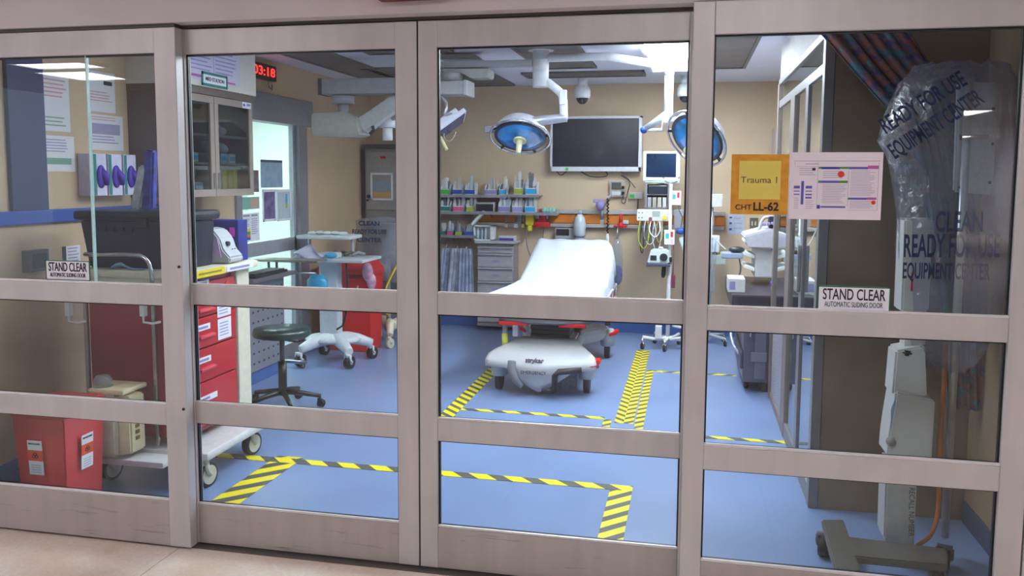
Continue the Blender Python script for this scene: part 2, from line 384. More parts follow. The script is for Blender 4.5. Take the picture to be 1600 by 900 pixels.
MB().box((-1.012, .004, .012), (-1.0065, .04, 2.13)).out('seal', BLACK, p2)
for z in (1.185, .60):
    MB().cyl((-1.998, -.058, z), (-1.998, -.052, z), .006).out('screw', DARK, p1)
sbox('trim_head_track', mat('#4a4442', .5), ((-3.2, .0, 2.1345), (0, .06, 2.145)), ((-3.0, -.05, 2.132), (-1.99, -.01, 2.145)))
sbox('trim_jamb', M_ALU, ((1.105, -.1, 0), (1.12, 0, 2.145)), ((-3.3, -.05, 0), (-3.03, .0, 2.145)))
MB().box((-2.405, -.040, 1.104), (-2.401, -.022, 2.032)).out('reflected_edge', mat('#a9c4bf', .3), p1)  # pale strip imitating a frame line reflected in the glass
# edge of the exit sign above the doors
t = thing('exit_sign', 'dark red exit sign whose lower edge shows above the doors', 'exit sign', PY(622, -10, -.09))
c0 = PY(592, 1.5, -.10); c1 = PY(652, 1.5, -.10)
MB().box((c0.x, -.135, c0.z), (c1.x+.12, -.072, c0.z+.19), .005).out('housing', mat('#6b1020', .4), t)
MB().text('EXIT', .15, ((c0.x+c1.x)/2+.06, -.137, c0.z+.1), X_, Z_).out('lettering', mat('#ff3020', .4, emit=1), t)

# ------------------------------------------------------------------ floor tape
def tape(x0, y0, x1, y1, m, label, lift=0):
    one('floor_tape', MB().box((x0, y0, .0005), (x1, y1, .002+lift)), m, label, 'floor tape', 'yellow and black hazard tape on the floor')
TAPE_W, TAPE_X = tape_mat('hazard_stripe_wide', -1, 5.8), tape_mat('hazard_stripe_medium', -1, 8)
tape(-2.20, .12, -2.05, 1.12, TAPE_W, 'hazard tape strip running from the doors to the crash cart tape corner')
tape(-3.0, 1.02, -.24, 1.09, TAPE_L, 'long crosswise hazard tape strip nearest the sliding doors', .0006)
tape(-.35, .06, -.24, 1.02, TAPE_X, 'short hazard tape strip meeting the doors in front of the third panel')
tape(-1.56, 1.9, -1.46, 4.45, TAPE_A, 'hazard tape strip running back along the near side of the stretcher')
tape(-1.46, 2.24, -.50, 2.29, TAPE_L, 'crosswise hazard tape strip in front of the stretcher')
tape(-.50, 1.95, -.45, 2.24, TAPE_B, 'very short hazard tape stub left of the double strip beside the stretcher')
tape(-.43, 2.18, -.371, 4.50, TAPE_A, 'hazard tape strip of the double run, on the stretcher side')
tape(-.370, 2.18, -.311, 4.50, TAPE_B, 'hazard tape strip of the double run, on the infusion pole side')
tape(-.30, 1.95, -.245, 3.72, TAPE_B, 'hazard tape strip standing alone right of the double run')
tape(-.245, 1.98, .60, 2.03, TAPE_L, 'crosswise hazard tape strip reaching the glass partition', .0006)
tape(-.245, 3.66, .40, 3.71, TAPE_M, 'crosswise hazard tape strip reaching the dark metal cabinet')
# ------------------------------------------------------------------ glazed partition on the right
root = bpy.data.objects.new('door_6', None); C.objects.link(root); root.location = (XP, 2, 0); root['_w'] = [XP, 2, 0]; root['kind'] = 'structure'
PF = mat('#7f7a7e', .4, .3); PB = mat('#80706a', .45, .2)
b = MB(); b.use(PF)
b.box((XP-.015, .995, 0), (XP+.028, 1.06, 2.2), .003); b.box((XP-.01, 1.56, .0), (XP+.03, 1.66, 2.03), .003); b.box((XP-.01, 1.06, 2.03), (XP+.04, 3.08, 2.08), .003)
b.box((XP-.012, 1.06, 0), (XP+.03, 2.12, .09), .003); b.box((XP-.012, 1.06, 2.19), (XP+.04, 3.08, 2.23), .003)
b.use(PB); b.box((XP-.015, 2.10, 0), (XP+.035, 2.30, 2.03), .003); b.box((XP-.015, 3.02, 0), (XP+.035, 3.1, 2.2), .003); b.box((XP-.012, 2.3, .60), (XP+.03, 3.02, .66), .003); b.box((XP-.012, 2.3, 0), (XP+.03, 3.02, .05), .003)
b.out('door_frame', None, root)
MB().box((XP, 2.3, .05), (XP+.012, 3.02, .60)).out('lower_panel', M_SPECKLE, root)
for a, c, z0, z1 in ((1.06, 1.56, .09, 2.03), (1.66, 2.10, .09, 2.03), (2.3, 3.02, .66, 2.03), (1.06, 3.02, 2.08, 2.19)): MB().box((XP, a+.001, z0), (XP+.006, c-.001, z1)).out('pane', PART_GLASS, root)
MB().box((XP-.03, 1.585, .95), (XP-.01, 1.61, 1.2), .004).out('handle', STEEL, root)
sbox('wall_over_partition', mat('#e6e0e0', .7), ((XP, 1.06, 2.232), (XP+.05, 3.1, H)))
def perf(nt):
    tc = nt.nodes.new('ShaderNodeTexCoord'); sp = nt.nodes.new('ShaderNodeSeparateXYZ'); nt.links.new(tc.outputs['Object'], sp.inputs[0]); acc = None
    for ax, sc_ in ((1, 13.5), (2, 13)):
        mu = nt.nodes.new('ShaderNodeMath'); mu.operation = 'MULTIPLY'; mu.inputs[1].default_value = sc_; nt.links.new(sp.outputs[ax], mu.inputs[0])
        fr = nt.nodes.new('ShaderNodeMath'); fr.operation = 'FRACT'; nt.links.new(mu.outputs[0], fr.inputs[0])
        lt = nt.nodes.new('ShaderNodeMath'); lt.operation = 'LESS_THAN'; lt.inputs[1].default_value = .34 if ax == 1 else .2; nt.links.new(fr.outputs[0], lt.inputs[0])
        if acc is None: acc = lt.outputs[0]
        else:
            m_ = nt.nodes.new('ShaderNodeMath'); m_.operation = 'MULTIPLY'; nt.links.new(acc, m_.inputs[0]); nt.links.new(lt.outputs[0], m_.inputs[1]); acc = m_.outputs[0]
    return mixc(nt, acc, lin('#8a8a92'), lin('#1a1b22'))
M_PERF = node_mat('punched_metal', perf, .45, .2)
# ------------------------------------------------------------------ shared builders
FR = (X_, Z_); LW = (Y_, Z_); RW = (-Y_, Z_)
def frameM(c, R, U):
    N = R.cross(U); M_ = Matrix((R, U, N)).transposed().to_4x4(); M_.translation = V(c); return M_
def obox(b, c, R, U, w, h, d0, d1, bev=0):
    return b.box((-w/2, -h/2, d0), (w/2, h/2, d1), bev, M=frameM(c, R, U))
def notice(name, label, cat, c, RU, w, h, sheetm, marks=(), texts=(), group=None, th=.002, frame=None):
    R, U = V(RU[0]).normalized(), V(RU[1]).normalized(); c = V(c)
    t = thing(name, label, cat, c-U*h/2, group)
    b = MB(); obox(b, c, R, U, w, h, 0, th); b.out('sheet', sheetm, t)
    if frame:
        b = MB(); f = frame[1]
        for (u, v, ww, hh) in ((0, h/2-f/2, w, f), (0, -h/2+f/2, w, f), (-w/2+f/2, 0, f, h), (w/2-f/2, 0, f, h)): obox(b, c+R*u+U*v, R, U, ww, hh, 0, th+.001)
        b.out('border', frame[0], t)
    if marks or texts:
        b = MB()
        for (u0, v0, u1, v1, mm) in marks:
            b.use(mm); obox(b, c+R*((u0+u1)/2-.5)*w+U*(.5-(v0+v1)/2)*h, R, U, abs(u1-u0)*w, abs(v1-v0)*h, th, th+.0008)
        for (s_, size, u, v, mm, *o) in texts:
            b.use(mm); b.text(s_, size, c+R*(u-.5)*w+U*(.5-v)*h+R.cross(U)*(th+.001), R, U, **(o[0] if o else {}))
        b.out('print', None, t)
    return t
def lines(n, u0, u1, v0, v1, m_=None, jag=.25, th=.35):
    o = []; st = (v1-v0)/n
    for i in range(n): o.append((u0, v0+i*st, u1-random.random()*jag*(u1-u0), v0+i*st+st*th, m_ or LILAC))
    return o
def rectY(x0, y0, x1, y1, Y):
    a = PY(x0, y0, Y); b = PY(x1, y0, Y); c = PY(x1, y1, Y); d = PY(x0, y1, Y)
    return (a+b+c+d)/4, ((b-a).length+(c-d).length)/2, ((a-d).length+(b-c).length)/2
def rectX(x0, y0, x1, y1, X):
    a = PX(x0, y0, X); b = PX(x1, y1, X)
    return (a+b)/2, abs(b.y-a.y), None
def caster(par, x, y, r, ztop, wm=RUBBER, fm=CHROME, hub=None, ang=0.3, name='caster', wd=.028):
    b = MB(); d = V((math.sin(ang), math.cos(ang), 0)); s_ = V((d.y, -d.x, 0)); c = V((x, y, r))
    b.use(fm); b.cyl((x-d.x*r*.35, y-d.y*r*.35, r*1.7), (x-d.x*r*.35, y-d.y*r*.35, ztop), r*.28)
    for k_ in (-1, 1):
        o = s_*k_*(wd*.62); a = c+o; t_ = c+o-d*r*.35+Z_*r*1.05
        b.tube([a, (a+t_)/2-d*r*.25, t_], r*.2, 6)
    b.cyl(c+Z_*r*1.15-d*r*.35-s_*wd*.7, c+Z_*r*1.15-d*r*.35+s_*wd*.7, r*.22)
    f = b.out(name, None, par)
    w_ = MB(); w_.use(wm); w_.cyl(c-s_*wd/2, c+s_*wd/2, r, n=24)
    w_.use(hub or fm); w_.cyl(c-s_*(wd/2+.002), c+s_*(wd/2+.002), r*.78 if hub else r*.35, n=20); w_.out('wheel', None, f)

# ------------------------------------------------------------------ signs stuck on the door glass
SG = (mat('#17704a', .5), .004)
for nm, px, lab, Yg in (('right', (1277, 448, 1391, 487), 'white stand clear sticker on the fourth door panel beside the white schedule sheet', -.079), ('left', (72, 407, 141, 438), 'white stand clear sticker on the first door panel in front of the crash cart', -.034)):
    c, w_, h_ = rectY(*px, Yg)
    if nm == 'right': c.z = max(c.z, 1.104+h_/2+.002)
    notice('warning_sticker', lab, 'sticker', c, FR, w_, h_, PAPER, texts=[('STAND CLEAR', h_*.62, .5, .35, INK, dict(bold=.012, fit=w_*.86)), ('AUTOMATIC SLIDING DOOR', h_*.29, .5, .74, INK, dict(fit=w_*.80))], frame=SG, group='stand clear stickers on the door glass')
c, w_, h_ = rectY(1142, 241, 1232, 335, -.079)
t = thing('room_sign', 'orange room sign reading Trauma 1 taped to the door glass', 'sign', c-Z_*h_/2)
b = MB(); obox(b, c, X_, Z_, w_, h_, 0, .002); b.out('backing', mat('#cc8a18', .6, var=.12, scale=25, col2='#dba030'), t)
b = MB(); obox(b, c+Z_*h_*.07, X_, Z_, w_*.72, h_*.64, .002, .006); st = b.out('sticky_note', mat('#dcc860', .6, var=.03, scale=20), t)
MB().text('Trauma 1', h_*.15, c+Z_*h_*.07-Y_*.0065, X_, Z_, .0006, squash=1.05).out('handwriting', mat('#5b5528', .7), st)
b = MB().use(INK); b.text('CHT', h_*.12, c-Z_*h_*.385-X_*w_*.27-Y_*.003, X_, Z_, squash=1.1, bold=.012); b.text('LL-62', h_*.19, c-Z_*h_*.375+X_*w_*.12-Y_*.003, X_, Z_, bold=.03, squash=.95); b.out('lettering', None, t)
c, w_, h_ = rectY(1236, 238, 1380, 343, -.079)
c.x -= .004
VIO = mat('#5b54b0', .6); MAG = mat('#b85a9c', .6); GRN = mat('#3c8a34', .6); RDD = mat('#d83828', .6); LN = mat('#b3aabc', .6); DBL = mat('#3040a0', .6)
mk = [(.045, .125, .97, .135, LN), (.045, .125, .05, .215, LN), (.045, .21, .30, .215, LN), (.16, .165, .30, .18, LN), (.30, .13, .305, .84, LN), (.635, .27, .64, .80, LN), (.955, .15, .96, .86, LN), (.64, .855, .96, .86, LN),
      (.31, .215, .34, .245, GRN), (.34, .215, .54, .25, DBL), (.54, .215, .64, .245, GRN), (.64, .215, .84, .25, VIO), (.84, .195, .955, .245, MAG),
      (.31, .42, .34, .455, GRN), (.34, .42, .53, .455, VIO), (.53, .42, .63, .455, GRN), (.64, .67, .67, .70, GRN), (.67, .67, .84, .70, VIO), (.84, .665, .945, .70, MAG),
      (.305, .785, .34, .84, DBL), (.345, .80, .615, .825, VIO), (.125, .43, .155, .78, VIO), (.24, .23, .275, .27, INK),
      (.045, .50, .11, .54, VIO), (.045, .57, .11, .59, LILAC), (.045, .62, .11, .635, VIO), (.175, .50, .245, .54, VIO), (.175, .57, .245, .59, LILAC), (.175, .62, .245, .64, VIO), (.175, .665, .245, .69, VIO)]
mk += lines(4, .10, .28, .235, .36, LN)+lines(4, .36, .60, .275, .40, LN)+lines(12, .36, .62, .48, .77, LN)+lines(17, .66, .93, .27, .65, LN)+lines(6, .66, .93, .72, .84, LN)+lines(6, .05, .11, .68, .86, LN)+lines(5, .18, .27, .72, .86, LN)
t = notice('schedule_sheet', 'white printed sheet with blue and green bars taped to the door glass', 'paper', c, FR, w_, h_, mat('#e3d9df', .6, var=.01), mk)
R_ = V(c)+X_*(.555-.5)*w_+Z_*(.5-.325)*h_; MB().cyl(R_-Y_*.002, R_-Y_*.0035, .011, n=8).out('red_stamp', RDD, t)
R_ = V(c)+X_*(.915-.5)*w_+Z_*(.5-.74)*h_; MB().cyl(R_-Y_*.002, R_-Y_*.0035, .007, n=8).out('red_stamp', RDD, t)

# ------------------------------------------------------------------ left wall: papers, outlet, glove boxes
def onleft(px, XW=XL):
    a = PX(px[0], (px[1]+px[3])/2, XW); b = PX(px[2], (px[1]+px[3])/2, XW); m_ = (px[0]+px[2])/2
    zt = PX(m_, px[1], XW).z; zb = PX(m_, px[3], XW).z
    return V((XW, (a.y+b.y)/2, (zt+zb)/2)), abs(b.y-a.y), zt-zb
def lnotice(px, label, sm, marks=(), texts=(), x=XL+.001, **k_):
    c, w_, h_ = onleft(px, x); return notice('notice', label, 'notice', c, LW, w_, h_, sm, marks, texts, **k_)
PK = mat('#cc8f8f', .6)
WP = mat('#d9d5d8', .6, var=.01)
lnotice((62, 115, 108, 205), 'upper printed notice in the column nearest the blue reflection strip', WP, lines(5, .1, .9, .1, .45, PK)+lines(3, .1, .9, .75, .95, mat('#7fa08c', .6)))
lnotice((58, 212, 116, 268), 'lower printed notice with green bars nearest the blue reflection strip', WP, lines(5, .1, .9, .1, .5)+[(.1, .62, .9, .8, mat('#6f9c84', .6))])
lnotice((135, 112, 179, 175), 'upper white notice with pink lines above the glove boxes', WP, [(.6, .22, .9, .32, INK)]+lines(4, .1, .9, .5, .78, PK))
lnotice((138, 180, 192, 235), 'lower white notice with a dark table above the glove boxes', WP, lines(2, .1, .9, .06, .2, PK)+[(.1, .25, .9, .55, mat('#9a92b0', .6))]+lines(3, .1, .9, .6, .85))
c, w_, h_ = onleft((32, 390, 66, 424))
t = thing('outlet_box', 'dark square outlet box low on the left wall', 'outlet', c-Z_*h_/2)
b = MB(); obox(b, c, *LW, .13, h_, 0, .05, .004); b.out('housing', mat('#5a5048', .5), t); b = MB(); obox(b, c, *LW, .09, h_*.65, .05, .053); b.out('cover', DARK, t)
c, w_, h_ = onleft((97, 384, 125, 415)); notice('notice', 'small blue edged card on the wall behind the black bin', 'notice', c+X_*.001, LW, w_, h_, WP, lines(5, .3, .9, .1, .9)+[(0, 0, .2, 1, NAVY)])
gm = mat('#4a2ca8', .55)
for i, (p0, p1) in enumerate(((146, 168), (170, 192), (194, 214))):
    a = PX(p0, 275, XL+.1); e_ = PX(p1, 275, XL+.1); zt, zb = PX(160, 240, XL+.1).z, PX(160, 306, XL+.1).z
    t = thing('glove_box', ('first', 'middle', 'last')[i]+' glove box of the row on the left wall, counted from the hall', 'glove box', (XL+.05, (a.y+e_.y)/2, zb), 'purple glove boxes on the left wall')
    MB().box((XL+.002, a.y, zb), (XL+.1, e_.y-.005, zt), .004).out('carton', mat('#cfc8dc', .6), t)
    ym = (a.y+e_.y)/2
    MB().box((XL+.1, a.y+.004, zb+.004), (XL+.102, a.y+.025, zt-.004)).out('stripe', TEAL, t)
    b = MB(); b.sph((XL+.105, ym, (zt+zb)/2-.01), .034, (.5, 1, 1.9)); b.tube([(XL+.1, ym, zt-.09), (XL+.13, ym+.01, zt-.13), (XL+.125, ym+.02, zb+.06)], [.02, .022, .012]); b.out('glove', gm, t)

# ------------------------------------------------------------------ crash cart
x0, x1, y0, y1 = -2.95, -2.40, .60, 1.06
t = thing('crash_cart', 'tall red drawer cart with cream top and frame inside the second panel', 'medical cart', (-2.65, .85, 0))
MB().box((x0, y0, .24), (x1-.022, y1, 1.045), .006).out('body', mat('#8f1238', .4, var=.05, scale=6, coat=.1), t)
MB().box((x0-.03, y0-.03, 1.045), (x1+.05, y1+.16, 1.085), .012).out('top', CREAM, t)
zs = [1.015, .945, .835, .675, .50, .27]
for i in range(5):
    d = MB().box((x1-.02, y0+.02, zs[i+1]+.004), (x1, y1-.01, zs[i]-.004), .004).out('drawer', RED, t)
    zc = (zs[i+1]+zs[i])/2
    if i: MB().box((x1, y0+.10, zc-.03), (x1+.012, y0+.24, zc-.018), .003).box((x1, y0+.11, zc-.018), (x1+.004, y0+.23, zc-.012)).out('handle', mat('#d94a5a', .3), d)
    l = MB(); l.use(PAPER).box((x1, y0+.07, zc+.012), (x1+.002, y0+.20+(.05 if i == 4 else 0), zc+.042)); l.use(LILAC).box((x1+.002, y0+.08, zc+.02), (x1+.0025, y0+.18, zc+.032)); l.out('label_card', None, d)
l = MB(); l.use(YEL).box((x1+.05, y0+.0, 1.047), (x1+.052, y0+.27, 1.083)); l.use(PAPER).box((x1+.05, y0+.29, 1.05), (x1+.052, y0+.56, 1.08)); l.use(mat('#8a7a10', .5)).box((x1+.052, y0+.03, 1.06), (x1+.0525, y0+.24, 1.07)); l.use(LILAC).box((x1+.052, y0+.32, 1.058), (x1+.0525, y0+.52, 1.07)); l.out('edge_label', None, t)
MB().box((x1-.06, y1, .2), (x1+.01, y1+.13, 1.045), .01).out('side_column', CREAM, t)
for yy in (y0-.02, ): MB().box((x0-.02, yy, .2), (x0, yy+.02, 1.045), .004).out('corner_post', STEEL, t); MB().box((-2.585, yy, .2), (-2.565, yy+.02, 1.045), .004).out('corner_post', STEEL, t)
MB().box((x0, y0-.012, 1.0-.06), (x1, y0-.002, 1.045)).out('upper_rail', mat('#c9c8b8', .5), t)
MB().box((x0+.02, y0-.06, .155), (x1+.13, y1+.17, .195), .014).out('base', OFFW, t)
pp = MB(); pp.use(PAPER)
for zz, a_, h_ in ((.86, .27, .10), (.745, .27, .11)): pp.box((x1+.001, y0+a_, zz-h_/2), (x1+.003, y0+a_+.13, zz+h_/2))
pp.use(LILAC)
for zz in (.86, .745):
    for j in range(5): pp.box((x1+.003, y0+.285, zz-.035+j*.016), (x1+.0035, y0+.37, zz-.03+j*.016))
pp.out('taped_paper', None, t)
MB().cyl((x1+.001, y1-.05, .30), (x1+.003, y1-.05, .30), .022, n=12).out('sticker', GREEN, t)
MB().cyl((x1+.001, y1-.09, .965), (x1+.006, y1-.09, .965), .026, n=14).out('seal_tag', mat('#e8432e', .5), t)
for (cx_, cy_) in ((-2.36, 1.12), (-2.33, .62), (-2.88, 1.15), (-2.86, .60)): caster(t, cx_, cy_, .062, .16, RUBBER, CASTER, CASTER, ang=.15, wd=.04)
b = MB(); pr = [PY(p, q, .53) for p, q in ((128, 398), (216, 397), (230, 405), (236, 420), (238, 438))]; b.tube([pr[0]+Y_*.1]+pr, .011, 10, 1); b.out('push_handle', CHROME, t)
for px in (105, 222):
    a = PY(px, 466, .55); b = MB(); b.box((a.x-.012, .54, a.z-.09), (a.x+.015, .57, a.z+.02), .005); b.tube([(a.x, .555, a.z-.09), (a.x, .555, a.z-.12), (a.x+.05, .555, a.z-.125), (a.x+.09, .56, a.z-.115)], .006); b.out('bracket', WHITE, t)
# black bin on the cart
t = thing('black_bin', 'large black lidded equipment case on top of the red crash cart', 'equipment case', (-2.72, .76, 1.086))
b = MB(); zt = 1.325
b.prism([(-2.97, .64, 1.086), (-2.44, .64, 1.086), (-2.41, .62, zt), (-3.0, .62, zt)], (0, .27, 0), .008).out('case', mat('#151d30', .5), t)
MB().box((-3.03, .605, zt), (-2.40, .935, zt+.05), .02).out('lid', mat('#121a2a', .45), t)
b = MB()
for k in range(5): b.box((-2.93+k*.05, .612, zt-.055), (-2.895+k*.05, .622, zt-.03), .003)
b.out('rib', mat('#161d30', .5), t)
MB().box((-2.66, .59, zt-.03), (-2.60, .61, zt+.02), .004).out('latch', DARK, t)
# towel
b = MB(); c = PY(195, 413, .57); b.sheet([[(c.x-.09+.03*i, .575+.008*j, 1.093+.03*max(0, math.sin(i*.9))*(1-abs(j-1)*.4)) for i in range(7)] for j in range(4)], .004); one('folded_towel', b, mat('#8fb4d8', .8), 'light blue folded wipe lying on the cart top before the black case', 'towel')
# wrapped packs standing on the case
for i, (px, mm, hh, lab) in enumerate(((215, mat('#c9ccd6', .3, coat=.4, var=.2), .22, 'translucent white wrapped pack leaning on the black case lid'), (233, mat('#2f3f9c', .35, coat=.4, var=.5, scale=22), .30, 'blue and white wrapped pack standing on the black case lid'))):
    q = PY(px, 330, .80); b = MB(); b.prism([(q.x-.03, .77, 1.376), (q.x+.035, .77, 1.376), (q.x+.05+.03*(1-i), .78, 1.376+hh), (q.x-.005+.03*(1-i), .78, 1.376+hh*1.04)], (0, .05, 0), .01); one('wrapped_pack', b, mm, lab, 'packet')
# blue carton and monitor on the cart
c = PX(352, 345, -2.55)
t = thing('blue_carton', 'blue and violet carton standing behind the grey monitor on the cart', 'box', (-2.49, 1.15, 1.086))
MB().box((-2.58, 1.10, 1.086), (-2.40, 1.20, 1.31), .004).out('carton', mat('#1f2a86', .5, var=.3, scale=12), t)
b = MB(); b.use(mat('#e23ad0', .5)).box((-2.45, 1.098, 1.22), (-2.42, 1.10, 1.27));b.out('violet_patch', None, t)
t = thing('defibrillator', 'grey wedge shaped monitor unit with dark buttons at the corner of the red cart', 'defibrillator', (-2.45, .98, 1.086))
pts = [(-2.56, 0, 1.09), (-2.365, 0, 1.09), (-2.36, 0, 1.12), (-2.40, 0, 1.16), (-2.42, 0, 1.22), (-2.46, 0, 1.265), (-2.52, 0, 1.275), (-2.56, 0, 1.25)]
MB().prism([(p[0], .945, p[2]) for p in pts], (0, .14, 0), .008).out('housing', mat('#b9bcc0', .45), t)
MB().prism([(-2.41, .94, 1.12), (-2.43, .94, 1.22), (-2.53, .94, 1.22), (-2.53, .94, 1.12)], (0, .006, 0)).out('screen', mat('#d8b8ea', .3), t)
b = MB()
for (a_, z_) in ((1.00, 1.19), (1.03, 1.15), (1.055, 1.15)): b.cyl((-2.42, a_, z_), (-2.395, a_, z_), .012)
b.out('button', DARK, t)
# sharps containers
t = thing('sharps_container', 'cream sharps container with a clear cap hung low on the red cart', 'sharps container', (-2.75, .48, .15))
b = MB(); b.prism([(-2.80, .39, .20), (-2.66, .39, .19), (-2.66, .39, .50), (-2.80, .39, .505)], (0, .17, 0), .015).out('box', CREAM, t)
MB().prism([(-2.658, .40, .20), (-2.60, .42, .21), (-2.60, .42, .49), (-2.658, .40, .50)], (0, .11, 0), .008).out('side_shell', mat('#d6c9a4', .4), t)
MB().box((-2.805, .385, .505), (-2.61, .57, .53), .012).out('lid', mat('#e0cfa8', .4), t)
MB().lathe((-2.76, .44, .53), [(.045, 0), (.042, .035), (.028, .055), (0.01, .058)], 20).out('cap', CLEAR, t)
b = MB()
for k in range(6): b.box((-2.599, .45, .27+k*.03), (-2.597, .48, .288+k*.03))
b.out('marking', mat('#6b5a30', .5), t)
MB().box((-2.80, .382, .43), (-2.75, .39, .46)).out('label_strip', mat('#a03038', .5), t)
MB().box((-2.80, .40, .155), (-2.42, .53, .185), .01).out('bracket', OFFW, t)
cc = PZ(103, 778); cc = V((cc.x, .09, 0)); cc.x = PY(101, 700, .09).x
t = thing('red_sharps_bin', 'large translucent red biohazard bin standing on the floor behind the first panel', 'sharps container', (cc.x-.05, cc.y+.2, 0.003))
du = V((-1, 0, 0)); dv = V((0, 1, 0)); A, Bd = .27, .27
zt = PY(100, 642, .12).z
def ring(s_, z, off=0): 
    base = V((cc.x, cc.y, z)); ctr = base+du*A/2+dv*Bd/2
    return [ctr+(base+p-ctr)*s_ for p in (V((0, 0, 0)), dv*Bd, dv*Bd+du*A, du*A)]
def loft(rings, m_, name, par):
    b = MB(); tb = bmesh.new(); R = [[tb.verts.new(p) for p in r] for r in rings]; n = len(R[0])
    for A_, B_ in zip(R, R[1:]):
        for k_ in range(n): tb.faces.new((A_[k_], A_[(k_+1) % n], B_[(k_+1) % n], B_[k_]))
    tb.faces.new(R[0][::-1]); tb.faces.new(R[-1]); bmesh.ops.recalc_face_normals(tb, faces=tb.faces)
    bmesh.ops.bevel(tb, geom=tb.edges[:], offset=.006, segments=2, affect='EDGES'); b._join(tb); return b.out(name, m_, par)
RB = mat('#cf2a34', .35, var=.08, scale=5, coat=.3)
loft([ring(.86, .004), ring(1, zt-.03)], RB, 'tub', t)
loft([ring(1.07, zt-.03), ring(1.08, zt), ring(.98, zt+.02)], mat('#c3242f', .35), 'lid', t)
for (d_, q_, L_) in ((du, -1, A), (dv, 1, Bd)):
    mid = V((cc.x, cc.y, 0))+d_*L_*(.55 if d_ is du else .5)
    nrm = (V((-dv.x, -dv.y, 0)) if d_ is du else V((-du.x, -du.y, 0)))
    Rr = (-du if d_ is du else dv); Uu = (Z_+nrm*.05).normalized(); nn = Rr.cross(Uu)
    b = MB(); base = mid+Z_*(.285)+nrm*.004
    b.use(PAPER); obox(b, base, Rr, Uu, .075, .16, .0, .002); b.use(mat('#f04a1c', .5)); obox(b, base+Uu*.01, Rr, Uu, .078, .05, .002, .003)
    b.use(INK); b.text('BIOHAZARD', .012, base+Uu*.065+nn*.003, Rr, Uu, fit=.06)
    for k_ in range(3):
        a_ = k_*2.094+1.57; cpt = base+Uu*.01+nn*.0035+Rr*math.cos(a_)*.007+Uu*math.sin(a_)*.007
        ptsr = [cpt+Rr*.008*math.cos(j*.785)+Uu*.008*math.sin(j*.785) for j in range(9)]
        b.tube(ptsr, .0016, 5)
    b.use(LN)
    for j in range(4): obox(b, base-Uu*(.035+j*.011), Rr, Uu, .05, .004, .002, .0025)
    b.out('warning_label', None, t)

# ------------------------------------------------------------------ upper cabinet, bulkhead, clock
XC = -2.95
ya, yb_ = 1.43, 2.28
zt, zb = 2.05, 1.42
t = thing('supply_cabinet', 'wall cabinet with glass doors and taupe frames above the crash cart', 'cabinet', (-3.12, (ya+yb_)/2, zb))
WOOD = mat('#a08f84', .5, var=.06, scale=10)
MB().box((XL+.002, ya, zb), (XC-.02, ya+.02, zt)).box((XL+.002, yb_-.02, zb), (XC-.02, yb_, zt)).box((XL+.002, ya+.02, zt-.02), (XC-.02, yb_-.02, zt)).box((XL+.002, ya+.02, zb), (XC-.02, yb_-.02, zb+.02)).box((XL+.002, ya+.02, zb+.02), (XL+.012, yb_-.02, zt-.02)).out('case', mat('#6d6058', .5), t)
for zz in (1.62, 1.80): MB().box((XL+.013, ya+.021, zz), (XC-.04, yb_-.021, zz+.015)).out('shelf', mat('#a89c92', .5), t)
edges = [ya, 1.33, 1.84, yb_]
for i, (a, c) in enumerate(((1.435, 1.80), (1.805, yb_))):
    i += 1
    f = .045; d = MB()
    for q in (((a, zb), (c, zb+f)), ((a, zt-f), (c, zt)), ((a, zb+f), (a+f, zt-f)), ((c-f, zb+f), (c, zt-f))): d.box((XC-.02, q[0][0]+.001, q[0][1]), (XC, q[1][0]-.001, q[1][1]), .002)
    d = d.out('door', WOOD, t)
    MB().box((XC-.012, a+f, zb+f), (XC-.008, c-f, zt-f)).out('pane', CAB_GLASS, d)
    if i: MB().box((XC, a+.02 if i == 2 else c-.03, 1.47), (XC+.012, (a+.03) if i == 2 else c-.02, 1.57), .003).out('handle', STEEL, d)
bulk = sbox('wall_bulkhead', mat('#d8cfc2', .7, var=.02), ((XL, 1.42, zt+.045), (XC+.03, yb_, H)))
sbox('trim_bulkhead', mat('#6f5f56', .6), ((XL, 1.43, zt+.002), (XC+.012, yb_-.005, zt+.045)))
XB = XC+.031
c, w_, h_ = onleft((290, 70, 374, 128), XB)
notice('schedule_board', 'large printed list on the bulkhead over the supply cabinet', 'notice', V((XB, c.y, 2.27)), LW, w_, .27, mat('#ccc6dc', .6, var=.01), lines(9, .05, .46, .03, .85, mat('#9a8ec0', .6))+lines(9, .52, .95, .03, .85, mat('#9a8ec0', .6))+[(.485, 0, .49, .85, LILAC), (.05, .9, .3, .96, MAG), (.45, .93, .6, .97, MAG), (.7, .94, .9, .98, MAG)])
c, w_, h_ = onleft((315, 113, 355, 141), XB+.003)
notice('cabinet_sign', 'small sign with a teal border at the foot of the bulkhead', 'sign', c+Z_*.005, LW, w_, .085, PAPER, texts=[('MED STATION', .032, .5, .5, INK, dict(fit=w_*.72, bold=.01))], frame=(TEAL, .016))
c, w_, h_ = onleft((378, 160, 390, 172), XC+.002)
notice('cabinet_tag', 'small white tag on the top corner of the cabinet frame', 'tag', V((XC+.001, yb_-.08, zt-.024)), LW, .11, .04, PAPER, [(.1, .3, .3, .7, DBL), (.5, .2, .9, .6, LILAC)])
